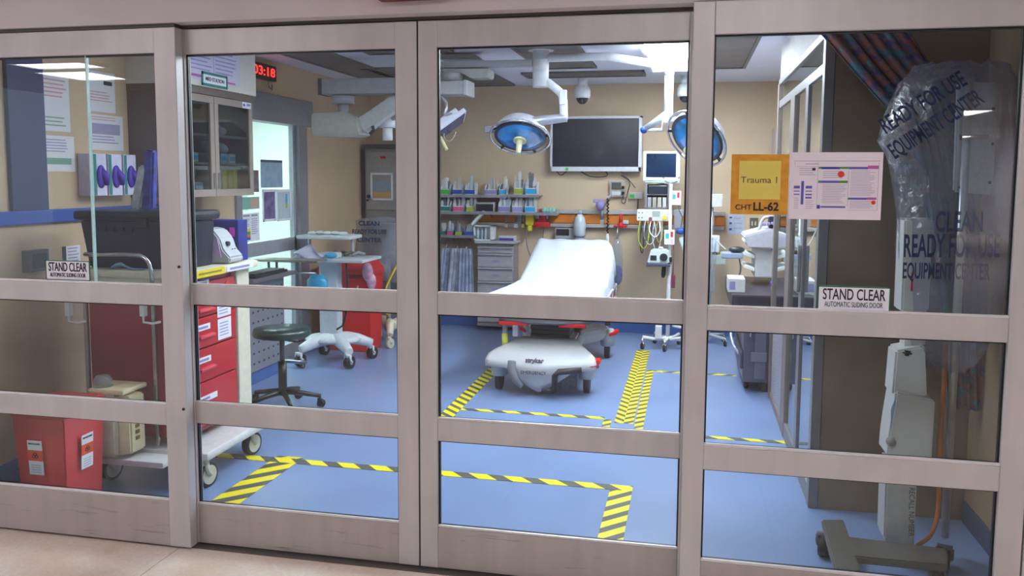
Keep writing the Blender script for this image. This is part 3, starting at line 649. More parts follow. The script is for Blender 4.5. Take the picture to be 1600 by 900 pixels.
# things in the cabinet
def shelf_item(nm, y_, z_, w_, h_, d_, m_, lab, cat, grp, lid=None, x_=XC-.13):
    o = thing(nm, lab, cat, (x_, y_, z_), grp); MB().box((x_-d_/2, y_-w_/2, z_), (x_+d_/2, y_+w_/2, z_+h_), .005).out('carton', m_, o)
    MB().box((x_+d_/2, y_-w_/2+.006, z_+h_*.25), (x_+d_/2+.002, y_+w_/2-.006, z_+h_*.7)).out('label_card', lid or PAPER, o); return o
G_ = 'supplies in the glass cabinet'
zs1, zs2, zs3 = zb+.021, 1.636, 1.816
for i, (yy, mm, ll) in enumerate(((1.93, OFFW, 'pale pack beside the yellow boxes in the glass cabinet'), (2.00, YEL, 'yellow box next to the pale pack in the glass cabinet'), (2.07, YEL, 'yellow box in the middle of the glass cabinet bottom shelf'), (2.13, YEL, 'yellow box at the end of the glass cabinet bottom shelf'))):
    shelf_item('supply_box', yy, zs1, .055, .15, .15, mm, ll, 'box', G_, mat('#e8d878', .5) if i else None)
for i, yy in enumerate((1.50, 1.60, 1.70)): shelf_item('supply_box', yy, zs1, .09, .07, .15, (OFFW, mat('#c8484e', .5), mat('#8fb7cc', .5))[i], ('white', 'red', 'pale blue')[i]+' low box on the bottom shelf of the glass cabinet', 'box', G_)
for i, yy in enumerate((1.52, 1.66, 1.90, 2.0, 2.1)): shelf_item('supply_box', yy, zs2, .08, .06, .15, (CYAN, OFFW, OFFW, mat('#8fc8d8', .5), OFFW)[i], 'tray labelled in blue on the middle shelf, number %s from the hall end' % ('one', 'two', 'three', 'four', 'five')[i], 'tray', G_, CYAN)
for i, (yy, zz) in enumerate(((1.52, zs2+.062), (1.66, zs2+.062), (1.93, zs2+.062), (2.06, zs2+.062), (1.55, zs3), (1.68, zs3), (2.05, zs3))):
    b = MB(); 
    for k in range(3): b.sph((XC-.13+random.uniform(-.03, .03), yy+random.uniform(-.03, .03), zz+.03+.012*k), .03, (1.2, 1.1, .95), 10)
    one('wrapped_supply', b, mat('#b9c4c6', .4), 'clear wrapped bundle lying loose in the glass cabinet', 'packet', 'wrapped bundles in the glass cabinet')
# wall clock
t = thing('wall_clock', 'red digital wall clock with black case on the left wall', 'clock', (XL+.03, 3.03, 2.29))
MB().box((XL+.002, 2.80, 2.30), (XL+.05, 3.22, 2.42), .004).out('case', mat('#220c0e', .4), t)
LED = mat('#ff2018', .4, emit=2.5, var=0)
MB().text('03:18', .095, (XL+.052, 3.02, 2.36), Y_, Z_, fit=.34).out('digits', LED, t)
MB().tube([(XL+.03, 3.12, 2.30), (XL+.03, 3.13, 2.25), (XL+.03, 3.18, 2.235), (XL+.02, 3.2, 2.28)], .004).out('cord', DGREY, t)

# ------------------------------------------------------------------ lit doorway in the left wall
DF = mat('#8c8b92', .45, .3)
root = bpy.data.objects.new('door_5', None); C.objects.link(root); root.location = (XL, 3.2, 0); root['_w'] = [XL, 3.2, 0]; root['kind'] = 'structure'
MB().box((XL-.1, 2.62, 1.98), (XL+.04, 3.9, 2.2), .004).box((XL-.08, 3.66, 0), (XL+.02, 3.82, 1.98), .004).box((XL-.08, 2.62, 0), (XL+.02, 2.70, 1.98), .004).out('door_frame', DF, root)
MB().box((XL-.06, 2.70, 0.0), (XL-.02, 3.66, .12)).box((XL-.06, 2.70, .92), (XL-.02, 3.66, 1.03)).box((XL-.06, 3.62, .12), (XL-.02, 3.66, 1.98)).out('rail', mat('#a5a8ae', .4, .3), root)
MB().box((XL-.045, 2.70, .12), (XL-.038, 3.62, 1.98)).out('pane', GLASS, root)
sbox('floor_side_room', M_VINYL, ((-5.2, 2.3, -.05), (XL-.41, 4.4, 0)))
SW = mat('#dde8df', .8, var=.02)
sbox('wall_side_room', SW, ((-5.3, 2.3, 0), (-5.2, 6.2, H)), ((-5.2, 6.2, 0), (XL-.1, 6.3, H)), ((-5.2, 2.2, 0), (XL-.1, 2.3, H)))
sbox('ceiling_side_room', CEIL, ((-5.3, 2.2, H), (XL-.4, 6.3, H+.05)))
ceiling_light(-4.7, 3.0, -3.9, 5.4, H, ROOM_LIGHT*.62, 'ceiling light in the bright side room behind the left doorway')
xg = XL-.036
lnotice((407, 250, 441, 293), 'blue grey printed poster on the lit doorway glass', mat('#8fa7b8', .6, var=.12, scale=20), [(0, 0, 1, .09, mat('#3a4450', .6))], x=xg)
lnotice((410, 296, 431, 346), 'white framed dark photo collage poster on the lit doorway glass', mat('#6a5a88', .6, var=.5, scale=16), frame=(PAPER, .02), x=xg)
lnotice((432, 296, 455, 345), 'white poster with a blue stripe on the lit doorway glass', mat('#b8c2cc', .6), [(.6, .15, .72, .45, CYAN), (.6, .45, .72, .6, LIME)], frame=(PAPER, .02), x=xg)
lnotice((376, 308, 405, 327), 'small teal and pink leaflet on the lit doorway glass', mat('#7fb8a8', .6), [(.5, .1, .95, .9, mat('#c8a090', .6))], x=xg)
lnotice((377, 333, 405, 377), 'white leaflet with yellow, green, orange and blue bars on the doorway glass', PAPER, [(.1, .05, .45, .12, GREY), (.55, .05, .9, .12, GREY), (.1, .55, .48, .65, YEL), (.1, .65, .48, .75, GRN), (.1, .75, .48, .85, ORANGE), (.1, .85, .48, .95, BLUE)]+lines(5, .1, .45, .2, .5)+lines(8, .55, .9, .2, .8), x=xg)
lnotice((389, 266, 404, 300), 'narrow dark pinned leaflet beside the cabinet edge', mat('#6c5c60', .6, var=.4, scale=14), x=xg)

# ------------------------------------------------------------------ perforated cabinet, keyboard, mayo stand
t = thing('perforated_cabinet', 'grey metal cabinet with rows of punched holes behind the stool', 'cabinet', (-3.2, 2.75, 0))
MB().box((XL+.013, 2.40, .10), (-3.12, 3.02, .78), .006).out('body', M_PERF, t)
MB().box((XL+.012, 2.36, .78), (-3.02, 3.03, .81), .005).out('top', mat('#6b5f66', .5), t)
MB().box((XL+.013, 2.42, 0.002), (-3.14, 3.0, .10)).out('plinth', COVE, t)
t = thing('computer_keyboard', 'black keyboard lying on top of the perforated cabinet', 'keyboard', (-3.1, 2.6, .811))
MB().box((-3.2, 2.45, .811), (-3.05, 2.95, .83), .004).out('base', DARK, t)
b = MB()
for i in range(12):
    for j in range(4): b.box((-3.19+j*.034, 2.47+i*.038, .83), (-3.162+j*.034, 2.5+i*.038, .84), .002)
b.out('keys', BLACK, t)
a, c = PY(402, 407, 3.13), PY(503, 409, 3.13)
t = thing('instrument_stand', 'thin steel tray on posts in front of the lit doorway', 'stand', (a.x+.2, 3.13, 0))
zt = a.z
MB().prism([(a.x, 3.06, zt), (a.x+.06, 3.04, zt), (c.x, 3.04, zt), (c.x+.03, 3.10, zt), (c.x, 3.23, zt), (a.x+.03, 3.23, zt)], (0, 0, .018), .006).out('tray', mat('#9a978c', .3, .7), t)
b = MB()
for xx in (a.x+.10, a.x+.17): b.cyl((xx, 3.13, .06), (xx, 3.13, zt), .01)
b.cyl((a.x+.06, 3.13, zt-.09), (c.x-.05, 3.13, zt-.09), .008); b.out('post', STEEL, t)
MB().box((a.x-.02, 3.11, .04), (c.x-.15, 3.15, .065), .006).out('base', STEEL, t)
for xx in (a.x, c.x-.18): caster(t, xx, 3.13, .02, .05, wd=.015)

# ------------------------------------------------------------------ stool
sx, sy = -2.63, 2.02
t = thing('rolling_stool', 'round dark green padded stool on a black five star base', 'stool', (sx, sy, 0))
MB().lathe((sx, sy, .485), [(.15, 0), (.185, .01), (.19, .035), (.18, .058), (.12, .068), (.0, .07)], 36).out('seat', mat('#15322f', .35, coat=.3), t)
b = MB(); b.use(DGREY).cyl((sx, sy, .30), (sx, sy, .49), .016); b.use(BLACK).cyl((sx, sy, .09), (sx, sy, .32), .028); b.cyl((sx, sy, .47), (sx, sy, .486), .07); b.out('gas_column', None, t)
MB().tube([(sx, sy, .465), (sx+.12, sy-.02, .46), (sx+.17, sy-.02, .475)], .006).out('lever', BLACK, t)
for k in range(5):
    a_ = k*2*math.pi/5+.35; ex, ey = sx+.25*math.cos(a_), sy+.25*math.sin(a_)
    MB().tube([(sx, sy, .115), (sx+.12*math.cos(a_), sy+.12*math.sin(a_), .10), (ex, ey, .075)], [.022, .018, .013]).out('leg', BLACK, t)
    caster(t, ex, ey, .026, .075, BLACK, BLACK, ang=a_, wd=.03)
# ------------------------------------------------------------------ back wall: service rail
t = thing('service_rail', 'long wall rail with an orange band behind the stretcher', 'wall rail', (-.9, 5.3, 1.05))
xa, xb_ = -2.15, .34
MB().box((xa, 5.31, 1.095), (xb_, 5.358, 1.185), .003).out('band', ORANGE, t)
MB().box((xa, 5.285, 1.19), (xb_, 5.358, 1.235), .006).box((xa, 5.285, 1.055), (xb_, 5.358, 1.09), .006).out('extrusion', mat('#b9b2ae', .4, .3), t)
for px in (744, 812, 941, 1090):
    x_ = PY(px, 345, 5.3).x; MB().box((x_-.022, 5.29, 1.088), (x_+.022, 5.312, 1.192), .004).out('divider', mat('#b9b2ae', .4, .3), t)
# ------------------------------------------------------------------ wall shelves with bins
def shelf(px0, px1, py, label, Yf=5.12):
    a, c = PY(px0, py, Yf), PY(px1, py, Yf); z = (a.z+c.z)/2
    t = thing('wall_shelf', label, 'shelf', ((a.x+c.x)/2, 5.3, z-.03), 'wall shelves of open bins')
    MB().box((a.x, Yf, z-.014), (c.x, 5.358, z), .003).box((a.x, Yf-.004, z-.022), (c.x, Yf+.004, z+.008), .002).out('board', mat('#a5a3a8', .35, .5), t)
    for x_ in (a.x+.12, (a.x+c.x)/2, c.x-.12): MB().prism([(x_, 5.357, z-.015), (x_, 5.357, z-.075), (x_, Yf+.05, z-.015)], (.01, 0, 0)).out('bracket', STEEL, t)
    return a, c, z
S1 = shelf(655, 792, 305, 'top wall shelf of bins left of the surgical lamp handle')
S1b = shelf(793, 842, 305, 'short top wall shelf of bins by the wide screen')
S2 = shelf(655, 872, 332, 'middle wall shelf of bins over the orange band')
S3 = shelf(655, 744, 368, 'lowest wall shelf of bins left of the drawer cabinet')
rowname = {0: 'top', 1: 'middle', 2: 'lowest'}
def bin_(px0, px1, z, h_, lab, body, row, i, Yf=5.125):
    a, c = PY(px0, 310, Yf).x, PY(px1, 310, Yf).x; w_ = c-a; m_ = (a+c)/2
    cn = {id(BLUE): 'blue', id(CYAN): 'sky blue', id(YEL): 'yellow', id(PINK): 'pink', id(TEAL): 'teal', id(LIME): 'olive green', id(LILAC): 'lilac', id(GREEN): 'green'}.get(id(lab), 'plain')
    o = thing('supply_bin', 'open bin with %s card, number %s from the left on the %s wall shelf' % (cn, ('one', 'two', 'three', 'four', 'five', 'six', 'seven', 'eight')[i], rowname[row]), 'bin', (m_, Yf+.08, z), 'open bins on the wall shelves')
    b = MB(); d_ = .14; th = .005
    b.box((a, Yf, z), (c, Yf+d_, z+th)); b.box((a, Yf+d_-th, z), (c, Yf+d_, z+h_)); b.box((a, Yf, z), (c, Yf+th, z+h_*.55))
    for q in (a, c-th): b.prism([(q, Yf, z), (q, Yf+d_, z), (q, Yf+d_, z+h_), (q, Yf+d_*.45, z+h_), (q, Yf, z+h_*.55)], (th, 0, 0))
    b.out('tray', body, o)
    MB().box((a+.004, Yf-.002, z+h_*.1), (c-.004, Yf, z+h_*.48)).out('label_card', lab, o)
    for j in range(max(3, int(w_/.022))):
        b = MB(); x_ = a+.018+j*(w_-.036)/max(2, int(w_/.022)-1); hh = h_*random.uniform(1.0, 1.85); tl = random.uniform(-.02, .02)
        b.prism([(x_-.012, Yf+.05, z+.006), (x_+.012, Yf+.05, z+.006), (x_+.014+tl, Yf+.06, z+hh), (x_-.010+tl, Yf+.06, z+hh*.94)], (0, .012+random.random()*.03, 0), .003)
        one('wrapped_packet', b, random.choice((OFFW, WHITE, mat('#b9cdd6', .4), mat('#9fb3bd', .4), mat('#6f7480', .4), mat('#c9c2b4', .4), OFFW)), 'clear wrapped packet standing in an open bin on the wall shelves', 'packet', 'wrapped packets in the wall bins')
WB = mat('#d8dde4', .35); z1, z2, z3 = S1[2]+.001, S2[2]+.001, S3[2]+.001
for i, (a, c, l_) in enumerate(((688, 702, GREEN), (707, 722, BLUE), (726, 742, BLUE), (757, 777, LILAC), (779, 791, CYAN))): bin_(a, c, z1, .11, l_, WB, 0, i)
for i, (a, c, l_) in enumerate(((802, 817, LIME), (820, 838, CYAN))): bin_(a, c, S1b[2]+.001, .13, l_, WB, 0, i+5)
for i, (a, c, l_) in enumerate(((687, 703, TEAL), (707, 724, PINK), (728, 741, LIME))): bin_(a, c, z2, .11, l_, WB, 1, i)
for i, (a, c, l_) in enumerate(((778, 797, LILAC), (800, 817, LILAC), (820, 836, CYAN))): bin_(a, c, z2, .12, l_, WB, 1, i+3)
for i, (a, c, l_) in enumerate(((688, 696, TEAL), (698, 708, PINK), (711, 722, LIME), (724, 740, BLUE))): bin_(a, c, z3, .08, l_, mat('#6f7a92', .4), 2, i)
a, c = PY(743, 320, 5.14), PY(772, 320, 5.14)
t = thing('video_unit', 'flat black unit on the middle wall shelf between the bins', 'device', ((a.x+c.x)/2, 5.2, z2)); MB().box((a.x, 5.14, z2), (c.x, 5.3, z2+.10), .006).out('housing', LGREY, t); MB().box((a.x+.008, 5.136, z2+.01), (c.x-.008, 5.14, z2+.082)).out('screen', DARK, t)
# hanging plastic-wrapped gowns
for i, (p0, p1, mm) in enumerate(((688, 706, '#a4abc4'), (704, 724, '#bcc1d2'), (718, 738, '#98a3bc'))):
    a, c = PY(p0, 388, 5.2-.03*i), PY(p1, 388, 5.2-.03*i); zb_ = PY(p0, 463, 5.1).z
    g = []
    for r_ in range(9):
        f = r_/8; sp = 1+.3*f
        g.append([((a.x+c.x)/2-.04*f*(1-i*.6)+(c.x-a.x)*sp*(k_/14-.5), 5.24-.05*i+.012*math.sin(k_*1.9+i+f*2)-.02*f, a.z+(zb_-a.z)*f) for k_ in range(15)])
    t = thing('hanging_pack', ('first', 'second', 'third')[i]+' of the grey plastic packs hanging under the lowest shelf, from the door stile', 'plastic bag', ((a.x+c.x)/2, 5.2, zb_), 'grey packs hanging under the shelves')
    MB().sheet(g, .008).out('sleeve', mat(mm, .3, var=.25, scale=14, coat=.5), t)
    MB().tube([((a.x+c.x)/2, 5.2-.03*i, a.z), ((a.x+c.x)/2, 5.25, a.z+.05), ((a.x+c.x)/2, 5.25, S3[2]-.012)], .004).out('hook', STEEL, t)
# drawer cabinet under the shelves
a, c = PY(745, 380, 5.08), PY(802, 460, 5.08); x0, x1 = a.x, c.x; zt = a.z
t = thing('drawer_cabinet', 'narrow grey cabinet with steel edged drawers beside the stretcher head', 'cabinet', ((x0+x1)/2, 5.2, .05))
MB().box((x0, 5.10, .05), (x1, 5.34, zt), .006).out('body', mat('#8e868c', .4), t)
MB().box((x0-.02, 5.06, zt), (x1+.02, 5.34, zt+.025), .004).out('top', LGREY, t)
zz = zt-.03
for hh in (.07, .14, .14, .14, .14, .14):
    d = MB().box((x0+.01, 5.08, zz-hh+.006), (x1-.01, 5.10, zz), .003).out('drawer', mat('#a8a2a6', .4), t)
    MB().box((x0+.005, 5.06, zz-.018), (x1-.005, 5.08, zz-.002), .004).out('pull', mat('#d6d6da', .25, .7), d)
    MB().box(((x0+x1)/2-.03, 5.0795, zz-hh*.65), ((x0+x1)/2+.04, 5.08, zz-hh*.5)).out('label_card', LILAC, d); zz -= hh
for i, px in enumerate((750, 770)): pass
t = thing('pill_dispenser', 'white open fronted bottle rack on top of the drawer cabinet', 'dispenser', (x0+.06, 5.2, zt+.026))
a, c = PY(740, 352, 5.12), PY(771, 376, 5.12)
b = MB(); zt2 = a.z; zb2 = zt+.026
b.box((a.x, 5.12, zb2), (a.x+.012, 5.25, zt2)).box((c.x-.035, 5.12, zb2), (c.x, 5.25, zt2)).box((a.x, 5.12, zt2-.012), (c.x, 5.25, zt2)).box((a.x, 5.12, zb2), (c.x, 5.25, zb2+.01)).box((a.x, 5.24, zb2), (c.x, 5.25, zt2)); b.out('shell', WHITE, t)
for k in range(3):
    x_ = a.x+.035+k*.04; MB().lathe((x_, 5.16, zb2+.01), [(.014, 0), (.014, .08), (.007, .1), (.007, .12)], 12).out('bottle', mat('#b8ccd8', .3), t)
b = MB(); q = PY(735, 345, 5.14); b.prism([(q.x, 5.13, zt2+.01), (q.x+.02, 5.13, zt2), (q.x+.16, 5.13, zt2+.14), (q.x+.13, 5.13, zt2+.15)], (0, .1, 0), .004); b.out('lid', WHITE, t)
t = thing('tissue_carton', 'low purple and white carton on the drawer cabinet', 'box', (x1-.08, 5.2, zt+.026)); MB().box((x1-.16, 5.12, zt+.026), (x1, 5.22, zt+.075), .003).out('carton', OFFW, t); MB().box((x1-.155, 5.118, zt+.03), (x1-.01, 5.12, zt+.055)).out('print', mat('#5a2f9a', .5), t)
# regulators and flowmeters on the rail
def onrail(px, py, Yf=5.26): return PY(px, py, Yf)
for i, (px, mm, ll) in enumerate(((791, mat('#b9a48c', .5), 'small tan wall outlet plate at the head of the rail'), (806, OFFW, 'clear flowmeter with green base on the rail beside the yellow regulator'), (817, LIME, 'green topped flowmeter next to the yellow regulator'))):
    q = onrail(px, 348); t = thing('flowmeter', ll, 'flowmeter', (q.x, 5.26, q.z-.06), 'flowmeters on the service rail')
    MB().box((q.x-.018, 5.25, q.z-.05), (q.x+.018, 5.285, q.z-.01), .004).out('base', mm, t); MB().cyl((q.x, 5.268, q.z-.01), (q.x, 5.268, q.z+.08), .011).out('tube', CLEAR, t); MB().cyl((q.x, 5.268, q.z+.08), (q.x, 5.268, q.z+.095), .013).out('cap', GREY, t)
q = onrail(829, 347); t = thing('suction_regulator', 'yellow suction regulator hanging on the service rail', 'regulator', (q.x, 5.25, q.z-.08))
MB().box((q.x-.042, 5.21, q.z-.03), (q.x+.04, 5.285, q.z+.085), .01).box((q.x-.022, 5.22, q.z-.09), (q.x+.022, 5.28, q.z-.03), .008).out('housing', YEL, t); MB().cyl((q.x, 5.22, q.z+.02), (q.x, 5.214, q.z+.02), .02).out('dial', DARK, t)
q = onrail(848, 343); t = thing('red_regulator', 'red and white crossed regulator beside the yellow one', 'regulator', (q.x, 5.24, q.z-.07))
b = MB(); b.box((q.x-.085, 5.21, q.z-.075), (q.x+.075, 5.28, q.z-.02), .014).box((q.x-.035, 5.215, q.z-.02), (q.x+.045, 5.275, q.z+.11), .014); b.out('housing', REDB, t); MB().box((q.x-.07, 5.22, q.z+.01), (q.x-.025, 5.26, q.z+.045), .006).box((q.x+.03, 5.22, q.z+.01), (q.x+.06, 5.26, q.z+.045), .006).out('knob', OFFW, t)
MB().tube([(q.x-.16, 5.24, q.z-.08), (q.x-.165, 5.235, q.z-.25), (q.x-.10, 5.235, q.z-.42), (q.x-.0, 5.24, q.z-.3), (q.x+.02, 5.24, q.z-.05)], .006, 6, 2).out('hose', mat('#8c7c78', .4), t)
q = onrail(860, 326); t = thing('wrapped_supply', 'teal and white wrapped bundle lying on the middle shelf end', 'packet', (q.x, 5.2, z2))
b = MB()
for k in range(4): b.sph((q.x-.05+k*.03, 5.19, z2+.028), .028, (1, 1.1, 1), 10)
b.out('bundle', mat('#8cc4b8', .5), t)
q = PY(905, 350, 5.15); t = thing('suction_canister', 'clear domed suction canister above the stretcher head', 'canister', (q.x, 5.2, q.z-.14))
MB().lathe((q.x, 5.2, q.z-.13), [(.045, 0), (.058, .02), (.062, .13), (.05, .19), (.02, .225)], 24).out('jar', mat('#c3ccd4', .25, coat=.6), t); MB().cyl((q.x, 5.2, q.z+.09), (q.x, 5.2, q.z+.14), .018).out('cap', LGREY, t); MB().cyl((q.x, 5.2, q.z-.20), (q.x, 5.2, q.z-.135), .055).out('base', GREY, t)
MB().box((q.x-.02, 5.24, q.z+.02), (q.x+.02, 5.3, q.z+.1), .004).out('bracket', STEEL, t)
q = PY(880, 364, 5.2); t = thing('wall_module', 'low dark control module on the wall above the stretcher pillow end', 'device', (q.x, 5.3, q.z-.05)); MB().box((q.x-.09, 5.26, q.z-.06), (q.x+.12, 5.358, q.z+.045), .006).out('housing', LGREY, t); MB().box((q.x-.08, 5.256, q.z-.03), (q.x+.05, 5.26, q.z+.035)).out('panel', DARK, t)
# diagnostic set, camera box, coil cord
q = PY(965, 296, 5.3); t = thing('diagnostic_unit', 'beige and dark wall diagnostic unit under the wide screen', 'device', (q.x, 5.3, q.z-.1))
MB().box((q.x-.08, 5.30, q.z-.075), (q.x+.075, 5.358, q.z+.085), .006).out('housing', mat('#b3ada4', .5), t); MB().box((q.x-.06, 5.29, q.z+.0), (q.x+.035, 5.30, q.z+.07), .004).out('gauge', mat('#4c4a44', .5), t); MB().box((q.x-.055, 5.288, q.z-.06), (q.x+.03, 5.30, q.z-.02), .003).out('panel', OFFW, t)
b = MB()
for k in range(2): b.cyl((q.x+.055, 5.27, q.z-.05+.055*k), (q.x+.055, 5.27, q.z-.02+.055*k), .014)
b.out('handset', BLACK, t)
MB().tube([(q.x+.06, 5.29, q.z-.06), (q.x+.04, 5.27, q.z-.13), (q.x+.08, 5.27, q.z-.14), (q.x+.1, 5.29, q.z-.02), (q.x+.13, 5.3, q.z+.08), (q.x+.03, 5.32, q.z+.14)], .005, 6, 2).out('cord', DARK, t)
q = PY(992, 306, 5.3); t = thing('wall_switch_box', 'small white box with a green light on the back wall', 'device', (q.x, 5.33, q.z-.04)); MB().box((q.x-.06, 5.31, q.z-.03), (q.x+.075, 5.358, q.z+.035), .005).out('housing', OFFW, t); MB().box((q.x-.05, 5.305, q.z-.02), (q.x-.005, 5.31, q.z+.012)).out('light', GREEN, t)
MB().tube([(q.x+.03, 5.32, q.z-.03), (q.x+.03, 5.31, q.z-.2)], .007).out('cord', DGREY, t)
q = PY(940, 320, 5.22); t = thing('camera_mount', 'lilac grey articulated holder above the divider of the orange band', 'device', (q.x, 5.25, q.z-.08)); MB().sph((q.x-.01, 5.2, q.z), .055, (.8, .8, 1)).box((q.x-.08, 5.17, q.z+.02), (q.x+.0, 5.23, q.z+.055), .01).out('body', LILAC, t); MB().tube([(q.x, 5.2, q.z), (q.x-.0, 5.26, q.z-.08), (q.x, 5.3, q.z-.14)], .018).out('arm', LGREY, t)
q = PY(950, 308, 5.2); z_e = PY(949, 365, 5.2).z
t = thing('hanging_probe', 'black coiled cord with a white probe hanging before the orange band', 'probe', (q.x, 5.2, z_e-.12))
pts = [(q.x+.008*math.cos(k*1.3), 5.2+.008*math.sin(k*1.3), q.z+(z_e-q.z)*k/50) for k in range(51)]
MB().tube(pts, .007, 5).out('cord', BLACK, t); MB().box((q.x-.015, 5.19, q.z-.01), (q.x+.015, 5.357, q.z+.015), .003).out('wall_hook', LGREY, t); MB().lathe((q.x, 5.2, z_e-.14), [(.008, 0), (.016, .02), (.018, .09), (.01, .14)], 12).out('handle', WHITE, t)
q = PY(970, 355, 5.25); t = thing('red_valve', 'red lever valve below the orange band', 'valve', (q.x, 5.28, q.z-.03)); MB().box((q.x-.07, 5.24, q.z+.0), (q.x+.06, 5.275, q.z+.022), .008).cyl((q.x, 5.26, q.z+.01), (q.x, 5.26, q.z+.13), .013).sph((q.x, 5.255, q.z+.02), .03, n=10).out('lever', REDB, t)
MB().box((q.x+.02, 5.25, q.z+.03), (q.x+.075, 5.285, q.z+.07), .008).out('base', OFFW, t)
q = PY(964, 388, 5.2); ze = PY(966, 445, 5.2).z
t = thing('tube_bag', 'clear plastic sleeve with a dark blue end hanging beside the stretcher', 'plastic bag', (q.x, 5.2, ze))
MB().lathe((q.x, 5.2, ze), [(.03, 0), (.055, .04), (.06, .25), (.045, .4), (.02, .46)], 18, sx=1, sy=.5).out('sleeve', CLEAR, t); MB().tube([(q.x, 5.2, ze+.45), (q.x, 5.22, ze+.54), (q.x+.01, 5.284, ze+.60)], .006).out('hook', STEEL, t); MB().sph((q.x+.01, 5.2, ze+.10), .06, (.8, .42, 1.6)).out('bellows', mat('#2b2a96', .4, coat=.4), t)
q = PY(952, 463, 4.55); t = thing('red_bottle', 'red topped oxygen bottle at the corner of the stretcher', 'bottle', (q.x, 4.55, q.z-.16)); MB().lathe((q.x, 4.62, q.z-.2), [(.04, 0), (.045, .02), (.045, .19), (.03, .23), (.012, .25)], 18).out('body', REDB, t); MB().box((-.66, 4.6, q.z-.12), (q.x, 4.64, q.z-.08), .004).out('bracket', STEEL, t); MB().cyl((q.x, 4.62, q.z+.05), (q.x, 4.62, q.z+.08), .02).out('valve', WHITE, t)
# ------------------------------------------------------------------ wide screen
a, c = PY(860, 182, 5.24), PY(1002, 268, 5.24)
t = thing('wall_screen', 'wide flat screen with silver frame on the back wall', 'television', ((a.x+c.x)/2, 5.3, c.z)); f = .035
b = MB(); b.box((a.x, 5.24, c.z), (c.x, 5.30, c.z+f+.01), .004).box((a.x, 5.24, a.z-f*.7), (c.x, 5.30, a.z), .004).box((a.x, 5.24, c.z), (a.x+f*.6, 5.30, a.z), .004).box((c.x-f*.9, 5.24, c.z), (c.x, 5.30, a.z), .004); b.out('bezel', mat('#dadae2', .35, .1), t)
MB().box((a.x+.01, 5.256, c.z+.01), (c.x-.01, 5.30, a.z-.01)).out('display', mat('#2a2634', .22, var=.1, scale=2, coat=.3), t)
MB().box(((a.x+c.x)/2-.15, 5.3, (a.z+c.z)/2-.15), ((a.x+c.x)/2+.15, 5.358, (a.z+c.z)/2+.15)).out('wall_mount', DARK, t)
MB().cyl((a.x+.17, 5.238, c.z+.022), (a.x+.17, 5.24, c.z+.022), .016).out('sticker', GREEN, t)
b = MB().tube([(a.x+.06, 5.3, c.z), (a.x+.1, 5.31, c.z-.05), (a.x+.16, 5.3, c.z)], .005, 6, 2); b.out('cable', DARK, t)
MB().tube([(a.x+.3, 5.3, c.z), (a.x+.4, 5.31, c.z-.06), (a.x+.58, 5.31, c.z-.05), (a.x+.55, 5.3, c.z-.0)], .006, 6, 2).out('cable', DARK, t)
MB().tube([(a.x+.7, 5.3, c.z), (a.x+.78, 5.32, c.z-.08), (a.x+.84, 5.33, c.z-.16)], .005, 6, 2).out('cable', DGREY, t)
# ------------------------------------------------------------------ dome cameras
for px, py, Yd, lab in ((910, 128, 4.75, 'white dome camera on the ceiling above the wide screen'), (1072, 123, 4.75, 'white dome camera on the ceiling right of the vertical lamp tube')):
    q = PY(px, py, Yd); t = thing('dome_camera', lab, 'camera', (q.x, Yd, 2.2), 'dome cameras')
    MB().cyl((q.x, Yd, 2.462), (q.x, Yd, 2.468), .07, n=24).cyl((q.x, Yd, 2.38), (q.x, Yd, 2.465), .045, n=20).out('mount', WHITE, t)
    MB().lathe((q.x, Yd, 2.28), [(.068, 0), (.076, .02), (.076, .07), (.06, .105), (.04, .115)], 28).out('housing', WHITE, t)
    MB().sph((q.x, Yd, 2.285), .058, (1, 1, 1.05)).out('dome', mat('#1e2026', .12, coat=1), t)
# ------------------------------------------------------------------ surgical lights
LENS = mat('#2386cc', .15, .1, var=.5, scale=9, coat=1); LM = mat('#c9c9d6', .3, .3)
def lamp_head(t, c, nrm, R_, hang):
    n_ = V(nrm).normalized(); c = V(c); up_ = -n_
    MB().lathe(c, [(R_*.97, .0), (R_, .02), (R_*.98, .045), (R_*.78, .10), (R_*.42, .14), (R_*.12, .15)], 44, axis=up_).out('dome', LM, t)
    MB().lathe(c-up_*.012, [(R_*.94, 0), (R_*.99, .006), (R_*.99, .02), (R_*.9, .022)], 44, axis=up_).out('rim', mat('#23304a', .3), t)
    ln = MB().lathe(c-up_*.026, [(R_*.25, -.006), (R_*.6, .002), (R_*.9, .016), (R_*.9, .02)], 44, axis=up_).out('lens', LENS, t)
    MB().cyl(c-up_*.045, c-up_*.02, R_*.24, n=24).out('hub', mat('#d6d2a2', .4), t)
    MB().cyl(c-up_*.15, c-up_*.045, .018, .024).out('handle', mat('#d9d5ac', .4), t)
    a_ = n_.orthogonal().normalized(); b_ = n_.cross(a_); Rr = R_*1.13
    MB().tube([c-up_*.01+a_*Rr*math.cos(k*math.pi/18)+b_*Rr*math.sin(k*math.pi/18) for k in range(37)], .009, 8).out('guard_rail', mat('#c9c4c8', .2, .8), t)
    for k in range(5):
        an = k*2*math.pi/5+.3; d_ = a_*math.cos(an)+b_*math.sin(an); MB().cyl(c+d_*R_*.97, c-up_*.01+d_*Rr, .012, n=8).out('clamp', DARK, t)
cx, cy = PY(845, 100, 3.0).x, 3.0
t = thing('surgical_light', 'blue lensed surgical lamp hanging from the ceiling column before the wide screen', 'surgical light', (cx, cy, 2.2), 'surgical lights')
WT = mat('#dfdfe4', .35)
MB().cyl((cx, cy, 2.2), (cx, cy, 2.469), .058, n=28).cyl((cx, cy, 2.31), (cx, cy, 2.316), .0595, n=28).cyl((cx, cy, 2.39), (cx, cy, 2.394), .0595, n=28).out('column', WT, t)
MB().lathe((cx, cy, 2.456), [(.09, 0), (.1, .004), (.1, .012)], 28).out('ceiling_plate', WT, t)
